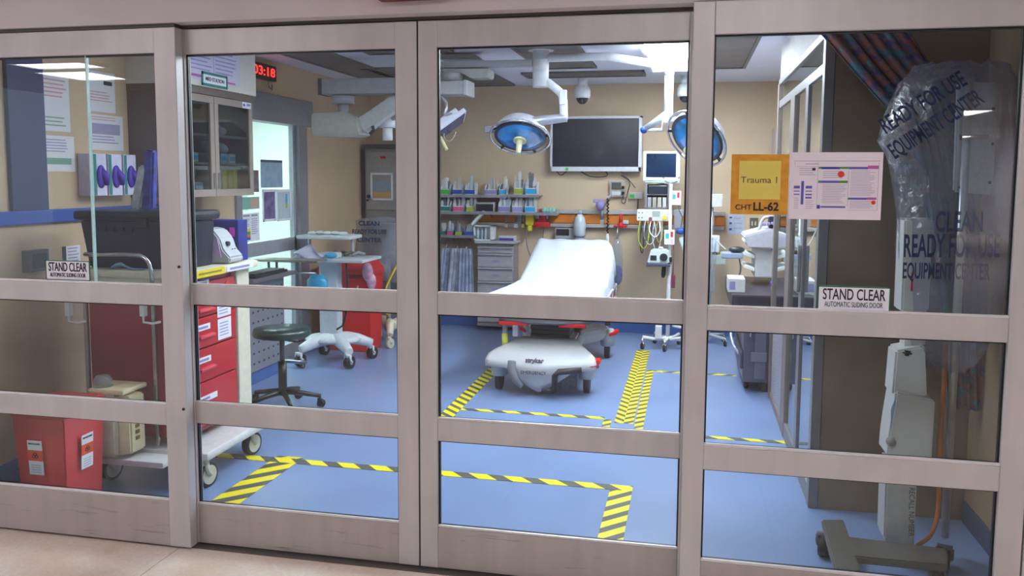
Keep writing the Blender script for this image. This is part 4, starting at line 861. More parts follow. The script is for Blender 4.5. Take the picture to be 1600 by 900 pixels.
e1, e2, e3 = PY(853, 126, 3.0), PY(880, 150, 3.0), PY(881, 187, 3.0)
MB().tube([(cx, cy, 2.225), e1, PY(873, 142, 3.0), e2, e3], .03, 14, 1).out('elbow_arm', WT, t)
MB().box(PY(874, 140, 2.965), PY(886, 165, 3.035), .006).out('collar', WT, t)
ye = PY(770, 203, 2.98); ys = PY(886, 184, 3.0); ym = PY(825, 184, 2.96)
g = []
b = MB(); b.tube([ys, PY(865, 186, 2.98), PY(840, 189, 2.93), PY(805, 195, 2.90), PY(786, 201, 2.93), ye], [.030, .034, .034, .03, .024, .022], 12, 1).out('yoke', mat('#a9a9b8', .35, .4), t)
MB().box(PY(757, 197, 2.95), PY(771, 208, 3.0), .006).out('end_block', mat('#7a7a8c', .4), t)
lamp_head(t, PY(813, 213, 3.0), (.0, -.50, -.85), .195, None)
t = thing('surgical_light', 'surgical lamp at the end of the long white arm, seen behind the fourth door stile', 'surgical light', (PY(1043, 100, 3.0).x, 2.9, 1.6), 'surgical lights')
j = PY(1046, 104, 3.0)
MB().tube([(cx+.05, cy, 2.405), PY(950, 88, 3.0), j+V((0, 0, -.0))], .029, 14).out('arm', mat('#f0f0f2', .35), t)
MB().cyl((j.x, 3.0, j.z-.06), (j.x, 3.0, j.z+.045), .036, n=20).out('joint', WT, t)
dn = PY(1041, 178, 3.0); MB().cyl((j.x, 3.0, j.z-.06), (j.x, 3.0, dn.z), .031, n=20).out('down_tube', mat('#f0f0f2', .35), t)
kb = PY(1006, 203, 3.0); MB().cyl((j.x, 3.0, dn.z-.015), (j.x, 3.0, dn.z), .034, n=20).out('swivel', GREY, t)
MB().tube([(j.x, 2.99, dn.z), kb], [.03, .022], 12).out('lower_arm', mat('#a6aab6', .35, .3), t); MB().sph(kb, .026, n=12).out('knob', BLUE, t)
MB().tube([kb+V((.02, 0, 0)), PY(1035, 203, 2.98), PY(1036, 190, 2.97), PY(1070, 183, 2.95), PY(1084, 186, 2.92)], .014, 10).out('fork', WT, t)
lamp_head(t, PY(1089, 216, 2.9), (-.50, -.62, -.60), .20, None)
# ------------------------------------------------------------------ ceiling booms
BM_ = mat('#b3b3b6', .45); BM2 = mat('#a4a49f', .45)
ax = PY(650, 136, 3.2).x
t = thing('equipment_boom', 'pale ceiling boom with a horizontal beam and box head above the lit doorway', 'ceiling boom', (ax, 3.2, 1.85), 'ceiling booms')
MB().cyl((ax, 3.2, 2.2), (ax, 3.2, 2.468), .07, n=24).out('column', BM_, t)
a, c = PY(507, 125, 3.2), PY(507, 149, 3.2); MB().box((a.x, 3.12, c.z), (ax+.08, 3.28, a.z), .008).out('beam', BM_, t); MB().box((a.x-.02, 3.115, c.z-.004), (a.x+.012, 3.285, a.z+.004), .006).out('end_cap', DGREY, t)
q = PY(536, 150, 3.2); MB().cyl((q.x, 3.2, q.z-.065), (q.x, 3.2, q.z), .09, n=28).cyl((q.x, 3.2, q.z-.19), (q.x, 3.2, q.z-.06), .042, n=20).out('swivel', BM_, t)
a, c = PY(493, 178, 3.15), PY(566, 214, 3.15)
MB().prism([(a.x, 3.06, a.z), (a.x+.28, 3.06, a.z+.01), (c.x, 3.06, a.z-.04), (c.x+.02, 3.06, c.z+.02), (c.x-.04, 3.06, c.z), (a.x, 3.06, c.z+.01)], (0, .24, 0), .012).out('head_box', mat('#b9b9ae', .45), t)
b = MB(); b.prism([PY(553, 188, 3.1), PY(610, 150, 3.1), PY(632, 150, 3.1), PY(632, 160, 3.1), PY(570, 207, 3.1)], (0, .12, 0), .01); b.out('spring_arm', mat('#c3c3c0', .45), t)
b = MB(); b.prism([PY(578, 192, 3.3), PY(635, 160, 3.3), PY(640, 175, 3.3), PY(590, 200, 3.3)], (0, .1, 0), .01); b.out('lower_arm', mat('#a9a9b0', .45), t)
q = PY(602, 195, 3.3); MB().cyl((q.x, 3.35, q.z-.02), (q.x, 3.35, q.z+.05), .07, n=24).cyl((q.x, 3.35, q.z-.12), (q.x, 3.35, q.z-.02), .04, n=20).out('hub', WHITE, t)
q = PY(582, 197, 3.1); MB().tube([q, q+V((.01, 0, -.03)), q+V((-.02, 0, -.06))], .014).out('lever', DARK, t)
t = thing('monitor_boom', 'pale ceiling boom arm running from the lamp column towards the door stile', 'ceiling boom', (-1.9, 3.05, 2.1), 'ceiling booms')
a, c = PY(835, 91, 3.0), PY(690, 107, 3.0)
MB().box((c.x, 2.97, c.z), (cx-.058, 3.05, a.z-.01), .008).out('beam', BM_, t)
b = MB(); b.prism([PY(690, 107, 2.95), PY(765, 107, 2.95), PY(764, 121, 2.95), PY(735, 122, 2.95), PY(720, 113, 2.95), PY(690, 113, 2.95)], (0, .16, 0), .008); b.out('joint_cover', mat('#b5b5b0', .45), t)
b = MB(); b.prism([PY(686, 84, 3.05), PY(742, 85, 3.05), PY(752, 92, 3.05), PY(686, 92, 3.05)], (0, .14, 0), .006); b.out('upper_cover', BM2, t)
q = PY(706, 121, 3.0); MB().cyl((q.x, 3.0, q.z-.03), (q.x, 3.0, q.z+.03), .08, n=28).out('disc', BM_, t)
a, c = PY(672, 128, 2.95), PY(728, 148, 2.95); MB().box((a.x, 2.9, c.z), (c.x, 3.1, a.z), .008).box((c.x-.01, 2.89, c.z-.01), (c.x+.025, 3.11, a.z+.005), .01).out('head_box', BM_, t)
a = PY(712, 196, 2.9)
ctr = PY(700, 198, 2.9); tilt = Matrix.Translation(ctr) @ Matrix.Rotation(math.radians(-40), 4, 'Y') @ Matrix.Rotation(math.radians(25), 4, 'Z')
MB().box((-.13, -.02, -.02), (.13, .02, .02), .006, M=tilt @ Matrix.Translation((0, 0, .06))).out('bracket', LM, t)
MB().box((-.15, -.12, -.016), (.15, .12, .02), .008, M=tilt).out('screen_back', mat('#b9bccb', .4), t)
MB().box((-.135, -.105, -.020), (.135, .105, -.016), .0, M=tilt).out('display', mat('#2b2c58', .2, coat=.4), t)
MB().tube([PY(690, 150, 2.95), PY(700, 165, 2.92), PY(692, 182, 2.9), PY(706, 175, 2.9)], .012, 8, 1).out('arm', LM, t)
MB().tube([PY(712, 206, 2.9), PY(708, 216, 2.9), PY(700, 222, 2.9), PY(693, 216, 2.9), PY(694, 204, 2.9)], .005, 6, 2).out('cable', mat('#b5a890', .5), t)
MB().tube([PY(688, 214, 2.88), PY(698, 234, 2.86)], .012).out('handle', mat('#d6d2a2', .4), t)
# ------------------------------------------------------------------ stretcher
bx = -1.0
t = thing('hospital_stretcher', 'wheeled white stretcher with raised back in the middle of the room', 'stretcher', (bx, 3.6, 0))
SH = mat('#b7b4b8', .4, var=.03, scale=4)
out2 = [(-.30, 2.84), (-.12, 2.80), (.10, 2.80), (.28, 2.84), (.33, 2.92), (.30, 3.10), (.20, 3.3), (.18, 3.8), (.33, 4.0), (.37, 4.15), (.33, 4.32), (-.33, 4.32), (-.37, 4.15), (-.33, 4.0), (-.18, 3.8), (-.20, 3.3), (-.30, 3.10), (-.33, 2.92)]
def dz(x, y): return 0
top = [(bx+p, q, .275) for p, q in out2]
b = MB(); tb = bmesh.new(); lev = []
for (s_, z_, dy) in ((.86, .17, 0), (1, .215, 0), (.98, .25, 0), (.82, .285, .03)):
    lev.append([tb.verts.new((bx+p*s_, 3.5+(q-3.5)*s_+dy, z_)) for p, q in out2])
for A_, B_ in zip(lev, lev[1:]):
    for k_ in range(len(out2)): f = tb.faces.new((A_[k_], A_[(k_+1) % len(out2)], B_[(k_+1) % len(out2)], B_[k_]))
tb.faces.new(lev[0][::-1]); tb.faces.new(lev[-1]); bmesh.ops.recalc_face_normals(tb, faces=tb.faces)
bmesh.ops.bevel(tb, geom=tb.edges[:], offset=.012, segments=2, affect='EDGES'); b._join(tb); base = b.out('base_cover', SH, t)
# sloping front apron
g = []
for row in range(9):
    rr_ = []
    for k in range(33):
        u = k/16-1; au = abs(u); arc = 1-u*u
        P = [(.20*u, 3.12, .34), (.25*u, 3.0, .325), (.345*u, 2.86-.05*arc, .292), (.385*u, 2.80-.06*arc, .268), (.40*u, 2.765-.075*arc, .235), (.395*u, 2.755-.08*arc, .205)]
        low = .205-.15*max(0, 1-(au/.62)**1.25)-.02*max(0, 1-au)
        zz_ = [p for p in P]
        if row < 6: x_, y_, z_ = P[row]
        else:
            f = (row-5)/3; x_, y_, z_ = .395*u, 2.755-.08*arc+.03*f, .205+(low-.205)*f
        rr_.append((bx+x_-.01, y_, z_))
    g.append(rr_)
MB().sheet(g, .012).out('front_apron', mat('#c2bfc2', .4, var=.03, scale=4), t)
b = MB(); b.prism([(bx+.02, 2.735, .16), (bx+.17, 2.74, .19), (bx+.25, 2.75, .20), (bx+.25, 2.76, .06), (bx-.02, 2.735, .055)], (0, .05, 0), .004); b.out('tread_plate', mat('#45505a', .5, var=.4, scale=60), t)
b = MB(); b.use(mat('#4a4a50', .5)); b.text('stryker', .045, (bx-.04, 2.688, .262), X_, V((0, .75, 1)), .010, bold=.02); b.text('EMERGENCY', .032, (bx-.04, 2.652, .180), X_, Z_, .012); b.out('lettering', None, t)
MB().cyl((bx-.16, 2.86, .302), (bx-.16, 2.858, .310), .024, n=14).out('sticker', GREEN, t)
for i, (qx, qy) in enumerate(((-.33, 2.86), (.31, 2.90), (.34, 4.12), (-.34, 4.12))):
    x_, y_ = bx+qx, qy
    MB().lathe((x_, y_, .10), [(.035, 0), (.058, .01), (.066, .11), (.055, .15)], 16, sy=1.25).out('caster_cowl', mat('#b9bcc2', .4), t)
    b = MB(); b.cyl((x_-.02, y_, .075), (x_+.02, y_, .075), .075, n=26); b.out('wheel', RUBBER, t)
    sx_ = 1 if qx > 0 else -1
    b = MB(); b.prism([(x_+sx_*.02, y_-.10, .20), (x_+sx_*.095, y_-.03, .215), (x_+sx_*.095, y_+.08, .215), (x_+sx_*.03, y_+.1, .20)], (0, 0, .03), .008); b.out('corner_bumper', REDB, t)
for s_ in (-1, 1): MB().prism([(bx+s_*.27, 2.735, .205), (bx+s_*.40, 2.755, .225), (bx+s_*.405, 2.80, .225), (bx+s_*.405, 2.83, .20), (bx+s_*.30, 2.74, .18)], (0, -.015, .012), .003).out('corner_trim', REDB, t)
MB().tube([(bx-.20, 2.68, .25), (bx-.20, 2.655, .20), (bx-.17, 2.64, .13), (bx-.12, 2.65, .08)], [.03, .032, .026, .018], 10, 1).out('pedal', mat('#77757c', .5), t)
b = MB(); b.tube([(bx+.11, 2.66, .06), (bx+.115, 2.64, .17), (bx+.14, 2.64, .20), (bx+.30, 2.66, .215)], .022, 10); b.tube([(bx+.11, 2.66, .06), (bx+.02, 2.66, .055)], .014); b.out('foot_lever', mat('#2b2430', .45), t)
for y_ in (3.25, 3.85): 
    b = MB()
    for k in range(7): b.box((bx-.15+.004*(k % 2), y_-.13+.004*(k % 2), .27+k*.034), (bx+.15-.004*(k % 2), y_+.13-.004*(k % 2), .30+k*.034), .004)
    b.out('lift_column', mat('#3f4048', .5), t)
MB().box((bx-.32, 2.92, .50), (bx+.32, 4.5, .55), .01).box((bx-.36, 3.0, .52), (bx-.32, 4.4, .56), .006).box((bx+.32, 3.0, .52), (bx+.36, 4.4, .56), .006).out('frame', mat('#8d8a92', .4, .3), t)
MB().box((bx-.34, 2.86, .475), (bx-.12, 2.90, .502), .008).out('red_bumper', REDB, t); MB().box((bx+.10, 2.86, .475), (bx+.30, 2.90, .502), .008).out('red_bumper', REDB, t)
MB().tube([(bx-.34, 2.9, .51), (bx, 2.84, .50), (bx+.34, 2.9, .51)], .013, 8, 1).out('end_bar', DGREY, t)
MB().prism([(0, 2.88, .56), (0, 3.75, .56), (0, 4.56, .87), (0, 4.62, .97), (0, 4.50, .955), (0, 3.72, .70), (0, 2.88, .70)][0:0] or [(bx-.33, 2.89, .56), (bx-.33, 3.75, .56), (bx-.33, 4.58, .80), (bx-.33, 4.55, .93), (bx-.33, 3.72, .67), (bx-.33, 2.89, .67)], (.63, 0, 0), .02).out('mattress', mat('#5a6a90', .5), t)
q = PY(789, 520, 2.95); MB().cyl((q.x, 2.95, .29), (q.x, 2.95, .50), .018, n=14).out('post', LGREY, t); MB().cyl((q.x, 2.95, .30), (q.x, 2.95, .40), .022, n=14).out('post_sleeve', mat('#e4e45a', .5), t)
MB().box((q.x+.06, 2.93, .38), (q.x+.10, 2.97, .47), .006).out('hanging_tag', OFFW, t)
for s_ in (-1, 1):
    b = MB()
    for z_ in (.50, .60): b.tube([(bx+s_*.385, 3.25, z_), (bx+s_*.385, 4.35, z_)], .011)
    for y_ in (3.25, 3.6, 3.98, 4.35): b.cyl((bx+s_*.385, y_, .48), (bx+s_*.385, y_, .62), .01)
    b.out('side_rail', LGREY, t)
MB().box((bx+.33, 3.98, .30), (bx+.38, 4.08, .46), .01).out('brake_box', mat('#44434a', .5), t)
# sheet over it
def top_z(y): 
    if y < 3.72: return .70+.012*math.sin((y-2.85)*2)
    return .70+(y-3.72)/(4.6-3.72)*.285
g = []
NX = 33
ys = [2.835, 2.84, 2.85]+[2.87+k*(4.60-2.87)/28 for k in range(29)]+[4.63, 4.64]
for i, y in enumerate(ys):
    row = []
    hw = .355+ (0 if y > 3.3 else .035*(3.3-y)/.45)
    rc = (max(0, y-4.36)/.28)**1.5*.11
    for k in range(NX):
        u = k/(NX-1)*2-1
        yy = y
        if i == 0: zt_ = .625+.008*math.sin(k*1.4)
        elif i == 1: zt_ = .66
        elif i == len(ys)-1: zt_ = .80
        else: zt_ = top_z(min(y, 4.6))
        if i == 2: zt_ -= .012
        if i == len(ys)-2: zt_ -= .02
        skew = -.06*(max(0, 3.6-y)/.75)**1.3
        au = abs(u)
        if au <= .8: x = u/.8*hw; z = zt_+.004*math.sin(k*.9+y*5)*(1 if 2 < i < len(ys)-2 else .2)
        else:
            f = (au-.8)/.2; x = math.copysign(hw+.03*math.sin(f*1.5)+.012*math.sin(y*17+u)*f, u); z = zt_-(.17 if y < 3.72 else .22)*f**1.2-.01*math.sin(y*13)*f
            if i <= 1: z = zt_-.02*f; x = math.copysign(hw+.012*f, u)
        if u > 0: x -= rc*u
        row.append((bx+x+(skew if u < 0 else skew*.2), yy+(.01*math.sin(k*1.4) if i < 2 else 0), z))
    g.append(row)
one('bed_sheet', MB().sheet(g, .004), SHEET, 'white sheet spread over the stretcher mattress', 'bed sheet')
# ------------------------------------------------------------------ infusion pole and devices right of the stretcher
px_, py_ = -.16, 4.65
t = thing('infusion_pole', 'white infusion pole stand on casters between stretcher and fourth door stile', 'infusion stand', (px_, py_, 0))
MB().cyl((px_, py_, .08), (px_, py_, 1.5), .014, n=12).cyl((px_, py_, .1), (px_, py_, .85), .019, n=12).out('pole', WHITE, t)
for k, (dx, dy) in enumerate(((-.22, -.10), (-.02, -.16), (.18, -.06), (.10, .2), (-.12, .2))):
    MB().tube([(px_, py_, .10), (px_+dx*.45, py_+dy*.45, .085), (px_+dx, py_+dy, .115 if k == 0 else .10)], .015, 8, 1).out('leg', WHITE, t); caster(t, px_+dx, py_+dy, .032, .10, BLACK, CHROME, wd=.02)
for s_ in (-1, 1): MB().tube([(px_, py_, 1.5), (px_+s_*.05, py_, 1.52), (px_+s_*.07, py_, 1.56)], .005).out('hook', CHROME, t)
b = MB(); b.cyl((px_-.01, py_-.02, .80), (px_-.01, py_-.02, .84), .035); b.out('clamp', DARK, t)
b = MB(); b.box((px_+.02, py_-.03, .56), (px_+.055, py_+.0, .68), .006); b.out('battery_box', mat('#7a2a48', .5), t)
MB().tube([(px_+.035, py_-.015, .68), (px_+.035, py_-.01, .95)], .005).out('cord', mat('#8a5060', .5), t)
MB().tube([(px_+.04, py_-.05, .22), (px_+.16, py_-.05, .20), (px_+.17, py_-.05, .12), (px_+.02, py_-.05, .09)], .014, 8, 1).out('stand_loop', OFFW, t)
MB().box((px_-.11, py_-.10, .10), (px_-.05, py_-.04, .22), .008).out('foot_block', OFFW, t)
a, c = PY(1005, 236, 4.8), PY(1062, 283, 4.8)
t = thing('patient_monitor', 'white framed monitor with dark blue screen on the equipment rack', 'monitor', ((a.x+c.x)/2, 4.85, c.z))
MB().box((a.x, 4.80, c.z), (c.x, 4.86, a.z), .012).out('housing', mat('#dfe2e6', .4), t); MB().box((a.x+.03, 4.795, c.z+.035), (c.x-.035, 4.80, a.z-.022), .002).out('display', mat('#0c2a4a', .2, var=.4, scale=3, coat=.5), t)
MB().box(((a.x+c.x)/2-.03, 4.86, c.z-.07), ((a.x+c.x)/2+.03, 4.95, c.z+.1), .006).out('neck', GREY, t); MB().box((a.x+.02, 4.80, c.z-.02), (c.x, 4.9, c.z), .004).out('base', mat('#9fb3ac', .4), t)
a, c = PY(1008, 288, 4.75), PY(1046, 326, 4.75)
t = thing('module_rack', 'grey equipment rack with a dark screen module under the monitor', 'rack', ((a.x+c.x)/2, 4.85, c.z))
MB().box((a.x, 4.75, c.z), (a.x+.02, 4.95, a.z), .003).box((c.x-.02, 4.75, c.z), (c.x, 4.95, a.z), .003).box((a.x, 4.75, (a.z*.6+c.z*.4)-.01), (c.x, 4.95, a.z*.6+c.z*.4), .002).box((a.x, 4.93, c.z), (c.x, 4.95, a.z), .002).box((a.x, 4.75, c.z), (c.x, 4.95, c.z+.01)).out('frame', mat('#86828a', .4, .3), t)
zs_ = a.z*.6+c.z*.4
MB().box((a.x+.03, 4.74, zs_), (c.x-.025, 4.90, a.z-.01), .006).out('screen_module', mat('#1a2230', .3, coat=.4), t)
for k in range(4): MB().box((a.x+.025+k*.045, 4.76, c.z+.011), (a.x+.06+k*.045, 4.92, zs_-.03), .004).out('slot_module', (GREY, mat('#9c8f84', .5), mat('#a8a49a', .5), LGREY)[k], t)
MB().box((a.x+.01, 4.95, c.z+.10), (a.x+.05, 5.358, c.z+.15), .004).out('wall_bracket', STEEL, t)
a, c = PY(995, 327, 4.7), PY(1050, 346, 4.7)
t = thing('infusion_pump', 'long pale infusion pump with a yellow key below the module rack', 'infusion pump', ((a.x+c.x)/2, 4.75, c.z))
MB().box((a.x, 4.70, c.z), (c.x, 4.80, a.z), .01).out('housing', mat('#cdc9c6', .4), t); MB().box((a.x+.14, 4.697, c.z+.04), (a.x+.21, 4.70, a.z-.015)).out('display', mat('#8f9c94', .3), t); MB().cyl((a.x+.25, 4.697, c.z+.035), (a.x+.25, 4.69, c.z+.035), .02, n=12).out('yellow_key', YEL, t); MB().box((a.x+.11, 4.695, c.z), (a.x+.14, 4.70, c.z+.035)).out('clip', mat('#8a3a50', .5), t)
b = MB()
for k in range(4): b.cyl((a.x+.02+.03*(k % 2), 4.697, c.z+.03+.045*(k//2)), (a.x+.02+.03*(k % 2), 4.70, c.z+.03+.045*(k//2)), .006, n=8)
b.out('sockets', DARK, t)
t2 = thing('tube_bundle', 'bundle of looped clear and dark tubes hanging under the infusion pump', 'tubing', (a.x+.15, 4.70, c.z-.3))
for k, (x_, dx, dp, mm) in enumerate(((.03, .09, .28, LIME), (.08, .10, .24, LGREY), (.11, -.05, .20, DGREY), (.16, .07, .30, LGREY), (.19, .05, .22, mat('#a8925a', .5)), (.05, .02, .33, DARK), (.13, .09, .16, WHITE))):
    MB().tube([(a.x+x_, 4.71, c.z), (a.x+x_-.02, 4.69, c.z-dp*.6), (a.x+x_+dx*.5, 4.685, c.z-dp), (a.x+x_+dx, 4.69, c.z-dp*.5), (a.x+x_+dx*.8, 4.71, c.z)], .0055, 6, 2).out('tube', mm, t2)
for i, (p, lab) in enumerate((((1049, 298, 1064, 320), 'upper white card with blue and red squares hanging on the rack'), ((1038, 359, 1054, 382), 'lower white card with blue and red squares hanging on the pole'))):
    cc_, w_, h_ = rectY(*p, 4.6); notice('hanging_card', lab, 'card', cc_, FR, w_, h_, mat('#d6e6f4', .5), [(.12, .25, .45, .6, CYAN), (.6, .12, .85, .5, REDB), (.6, .6, .9, .95, mat('#f0b0c8', .5))], group='hanging cards by the infusion pole', th=.012)
a, c = PY(1012, 388, 4.6), PY(1046, 411, 4.6)
t = thing('vital_signs_monitor', 'small grey vital signs unit clamped on the infusion pole', 'monitor', ((a.x+c.x)/2, 4.57, c.z))
MB().prism([(a.x, 4.50, c.z), (c.x, 4.50, c.z), (c.x-.01, 4.50, a.z), (a.x+.035, 4.50, a.z)], (0, .12, 0), .012).out('housing', mat('#c8d2d4', .4), t); MB().box((a.x-.005, 4.495, c.z-.025), (c.x+.01, 4.61, c.z), .006).out('base', mat('#3a3f58', .4), t)
b = MB(); b.use(DARK).box((a.x+.03, 4.495, c.z+.03), (a.x+.085, 4.50, c.z+.075)); b.use(mat('#22262e', .4)).cyl((c.x-.05, 4.50, c.z+.06), (c.x-.05, 4.485, c.z+.06), .035, n=16); b.out('controls', None, t)
MB().tube([(c.x-.045, 4.58, c.z-.02), (c.x-.05, 4.57, c.z-.10), (c.x-.055, 4.57, c.z-.13)], [.02, .022, .012]).out('probe', BLACK, t); MB().cyl((a.x+.12, 4.53, a.z), (a.x+.12, 4.53, a.z+.02), .02).out('knob', WHITE, t)
q = PY(1058, 345, 4.85); t = thing('gas_blender', 'pale narrow gas mixer box by the fourth door stile', 'device', (q.x, 4.9, q.z-.1)); MB().box((q.x-.03, 4.85, q.z-.07), (q.x+.05, 4.95, q.z+.10), .006).out('housing', LGREY, t); MB().cyl((q.x+.01, 4.85, q.z-.09), (q.x+.01, 4.92, q.z-.09), .03, n=14).out('knob', mat('#a88a2a', .5), t); MB().box((q.x, 4.95, 1.25), (q.x+.03, 5.358, 1.275)).out('bracket', STEEL, t)
q = PY(1070, 385, 4.7); t = thing('hand_mask', 'pale blue angled mask and bag hanging by the fourth stile', 'mask', (q.x, 4.7, q.z-.1)); MB().prism([PY(1060, 372, 4.7), PY(1070, 369, 4.7), PY(1074, 392, 4.7), PY(1069, 396, 4.7)], (0, .05, 0), .008).out('mask', mat('#c2d0dc', .4), t); MB().sph(PY(1064, 361, 4.7), .04, (1.1, .6, .8)).out('cuff', BLUE, t); MB().tube([PY(1064, 355, 4.7), PY(1066, 340, 4.75), PY(1060, 325, 4.8)], .005).out('cord', DGREY, t); MB().sph(PY(1072, 353, 4.72), .03, n=10).out('filter', mat('#9fd0b0', .4), t)
# second pole behind panel four
qx = PY(1110, 420, 4.95).x; qy = 4.95
t = thing('ventilator_stand', 'slim stand with white devices seen just past the fourth door stile', 'stand', (qx, qy, 0))
MB().cyl((qx, qy, .08), (qx, qy, 1.45), .014).out('pole', mat('#b5c0c8', .35, .4), t)
for dx, dy in ((-.16, -.08), (.15, -.1), (.14, .14), (-.14, .15)): MB().tube([(qx, qy, .09), (qx+dx, qy+dy, .07)], .014).out('leg', LGREY, t); caster(t, qx+dx, qy+dy, .03, .08, BLACK, CHROME, wd=.02)
for (p0, p1, p2, p3, mm, nm) in ((1100, 303, 1129, 324, OFFW, 'upper_shelf'), (1105, 368, 1124, 394, mat('#d6dde2', .4), 'device_box'), (1100, 398, 1134, 414, mat('#aab0a8', .4), 'lower_tray')):
    a, c = PY(p0, p1, qy-.06), PY(p2, p3, qy-.06); MB().box((a.x, qy-.06, c.z), (c.x, qy+.06, a.z), .008).out(nm, mm, t)
a = PY(1100, 403, qy-.06)
for k in range(3): MB().sph((a.x+.05+.05*k, qy-.02, a.z+.03), .025, (1, 1, 1.1), 10).out('fitting', (OFFW, DGREY, LIME)[k], t)
for k in range(4): MB().tube([(qx-.05+.03*k, qy-.05, 1.0), (qx-.06+.03*k, qy-.07, .75), (qx-.03+.02*k, qy-.06, .5)], .013, 8, 1).out('hose', CLEAR, t)
q = PY(1111, 343, 5.3); t = thing('wall_outlet', 'white outlet plate on the orange end of the wall rail', 'outlet', (q.x, 5.28, q.z-.05)); MB().box((q.x-.03, 5.27, q.z-.06), (q.x+.03, 5.285, q.z+.06), .004).out('plate', OFFW, t); MB().box((q.x-.015, 5.266, q.z-.03), (q.x+.015, 5.27, q.z+.03)).out('socket', DARK, t)
cc_, w_, h_ = rectY(1137, 335, 1163, 366, 5.357); notice('wall_sheet', 'pale blue printed sheet on the back wall beside the light switch', 'notice', cc_, FR, w_, h_, mat('#b8c0d4', .6), [(.1, .12, .25, .2, DBL), (.1, .4, .25, .5, DBL), (.1, .7, .25, .8, DBL)]+lines(3, .35, .9, .15, .9, LN))
q = PY(1178, 349, 5.357); t = thing('light_switch', 'small metal switch plate on the back wall right of the printed sheet', 'switch', (q.x, 5.35, q.z-.06)); MB().box((q.x-.04, 5.35, q.z-.05), (q.x+.04, 5.358, q.z+.055), .003).out('plate', mat('#8a8b80', .35, .7), t)
for k in (-1, 1): MB().box((q.x-.008+k*.015, 5.343, q.z-.02), (q.x+.004+k*.015, 5.35, q.z+.02), .001).out('toggle', mat('#d8d8a8', .4), t)
# ------------------------------------------------------------------ anaesthesia workstation and dark cabinet
x0, x1 = PY(1180, 400, 3.75).x, .95
t = thing('ultrasound_machine', 'large pale medical machine with drawers beyond the glass partition', 'medical machine', (.7, 3.95, .77))
a = PY(1166, 368, 3.7); c = PY(1166, 388, 3.7)
Z0 = .775
MB().box((x0, 3.75, Z0), (x1-.02, 4.15, c.z), .012).out('body', mat('#c3c5c6', .4), t)
MB().prism([(a.x+.02, 3.68, c.z), (x1-.02, 3.68, c.z), (x1-.02, 3.68, a.z+.08), (a.x+.15, 3.68, a.z+.05), (a.x-.02, 3.68, a.z)], (0, .5, 0), .012).out('console', mat('#b9b7c0', .4), t)
for k in range(3):
    z_ = Z0+.03+k*.10; MB().prism([(x0-.09, 3.74, z_+.05), (x0-.002, 3.74, z_+.02), (x0-.002, 3.74, z_+.05), (x0-.08, 3.74, z_+.075)], (0, .3, 0), .004).out('side_tray', mat('#dfe3e2', .4), t)
for k in range(2): MB().box((x0+.14, 3.742, Z0+.06+k*.13), (x1-.04, 3.75, Z0+.15+k*.13), .003).out('drawer', mat('#8f8a88', .4), t)
b = MB()
for k in range(7): b.box((a.x+.12+k*.035, 3.72, a.z+.08+k*.003), (a.x+.145+k*.035, 3.80, a.z+.098+k*.003), .004)
b.out('keys', LILAC, t)
MB().tube([PY(1185, 362, 3.85), PY(1190, 345, 3.85), PY(1196, 338, 3.85), PY(1215, 340, 3.85)], .012, 8, 1).out('arm', LGREY, t)
MB().box(PY(1202, 338, 3.8), PY(1226, 356, 3.9), .008).out('display', mat('#2c3340', .3), t)
MB().sph(PY(1222, 390, 3.72), .035, (2.4, .6, .5)).out('blue_cloth', mat('#4aa0e8', .6), t)
q = PY(1155, 396, 3.8); t = thing('transducer_holder', 'grey bracket with black and blue probes left of the pale machine', 'holder', (q.x, 3.8, q.z-.06))
MB().box((q.x-.14, 3.76, q.z-.04), (x0-.09, 3.9, q.z+.005), .01).out('bracket', mat('#8f9cb4', .4), t)
MB().sph((q.x-.02, 3.8, q.z+.03), .045, (1.4, .9, .6)).out('probe', mat('#2c3034', .4), t); MB().tube([(q.x, 3.8, q.z-.03), (q.x+.02, 3.79, q.z-.14), (q.x-.02, 3.79, q.z-.22)], .007, 6, 2).out('cord', DGREY, t)
MB().tube([(q.x-.1, 3.9, q.z+.02), (q.x-.2, 4.2, q.z+.10), (q.x-.28, 4.6, q.z+.14)], .006, 6, 1).out('cord', mat('#a8a8a4', .4), t)
t = thing('dark_cabinet', 'dark metallic wheeled cabinet beyond the end of the glass partition', 'cabinet', (.65, 3.7, 0))
DM = mat('#6a6772', .35, .55, var=.1, scale=6)
xl = .39
MB().box((xl+.02, 3.14, .08), (.93, 4.25, .60), .012).out('body', DM, t); MB().box((xl-.07, 3.12, .60), (.95, 4.3, .72), .012).out('top_shell', mat('#3a2f3a', .4), t)
MB().box((xl+.10, 3.118, .11), (.57, 3.14, .58), .006).out('door', mat('#787682', .35, .5), t); MB().box((xl, 3.13, .18), (xl+.02, 3.9, .30), .006).out('side_step', mat('#54525c', .4, .4), t)
MB().box((xl+.07, 3.105, .24), (.575, 3.119, .31), .006).out('kick_plate', mat('#8a8894', .3, .6), t); MB().box((xl+.06, 3.10, .42), (xl+.07, 3.14, .62), .003).out('handle', STEEL, t)
for y_ in (3.3, 4.1): caster(t, xl+.06, y_, .035, .085, BLACK, CHROME, wd=.025); 
MB().box((.55, 3.2, .0), (.9, 4.2, .08), .004).out('plinth', DARK, t)
MB().tube([(xl-.05, 3.7, .46), (xl-.045, 3.5, .30), (xl-.0, 3.36, .25), (xl+.03, 3.3, .23)], .012, 8, 1).out('bumper_rail', mat('#a9b4c8', .3, .5), t)
q = PY(1136, 466, 3.35)
t = thing('white_carton', 'white printed carton on the edge of the dark cabinet', 'box', (q.x+.07, 3.35, .721)); MB().box((q.x-.0, 3.24, .721), (q.x+.12, 3.50, .82), .004).out('carton', OFFW, t); MB().box((q.x+.01, 3.239, .74), (q.x+.05, 3.24, .80)).out('print', LILAC, t)
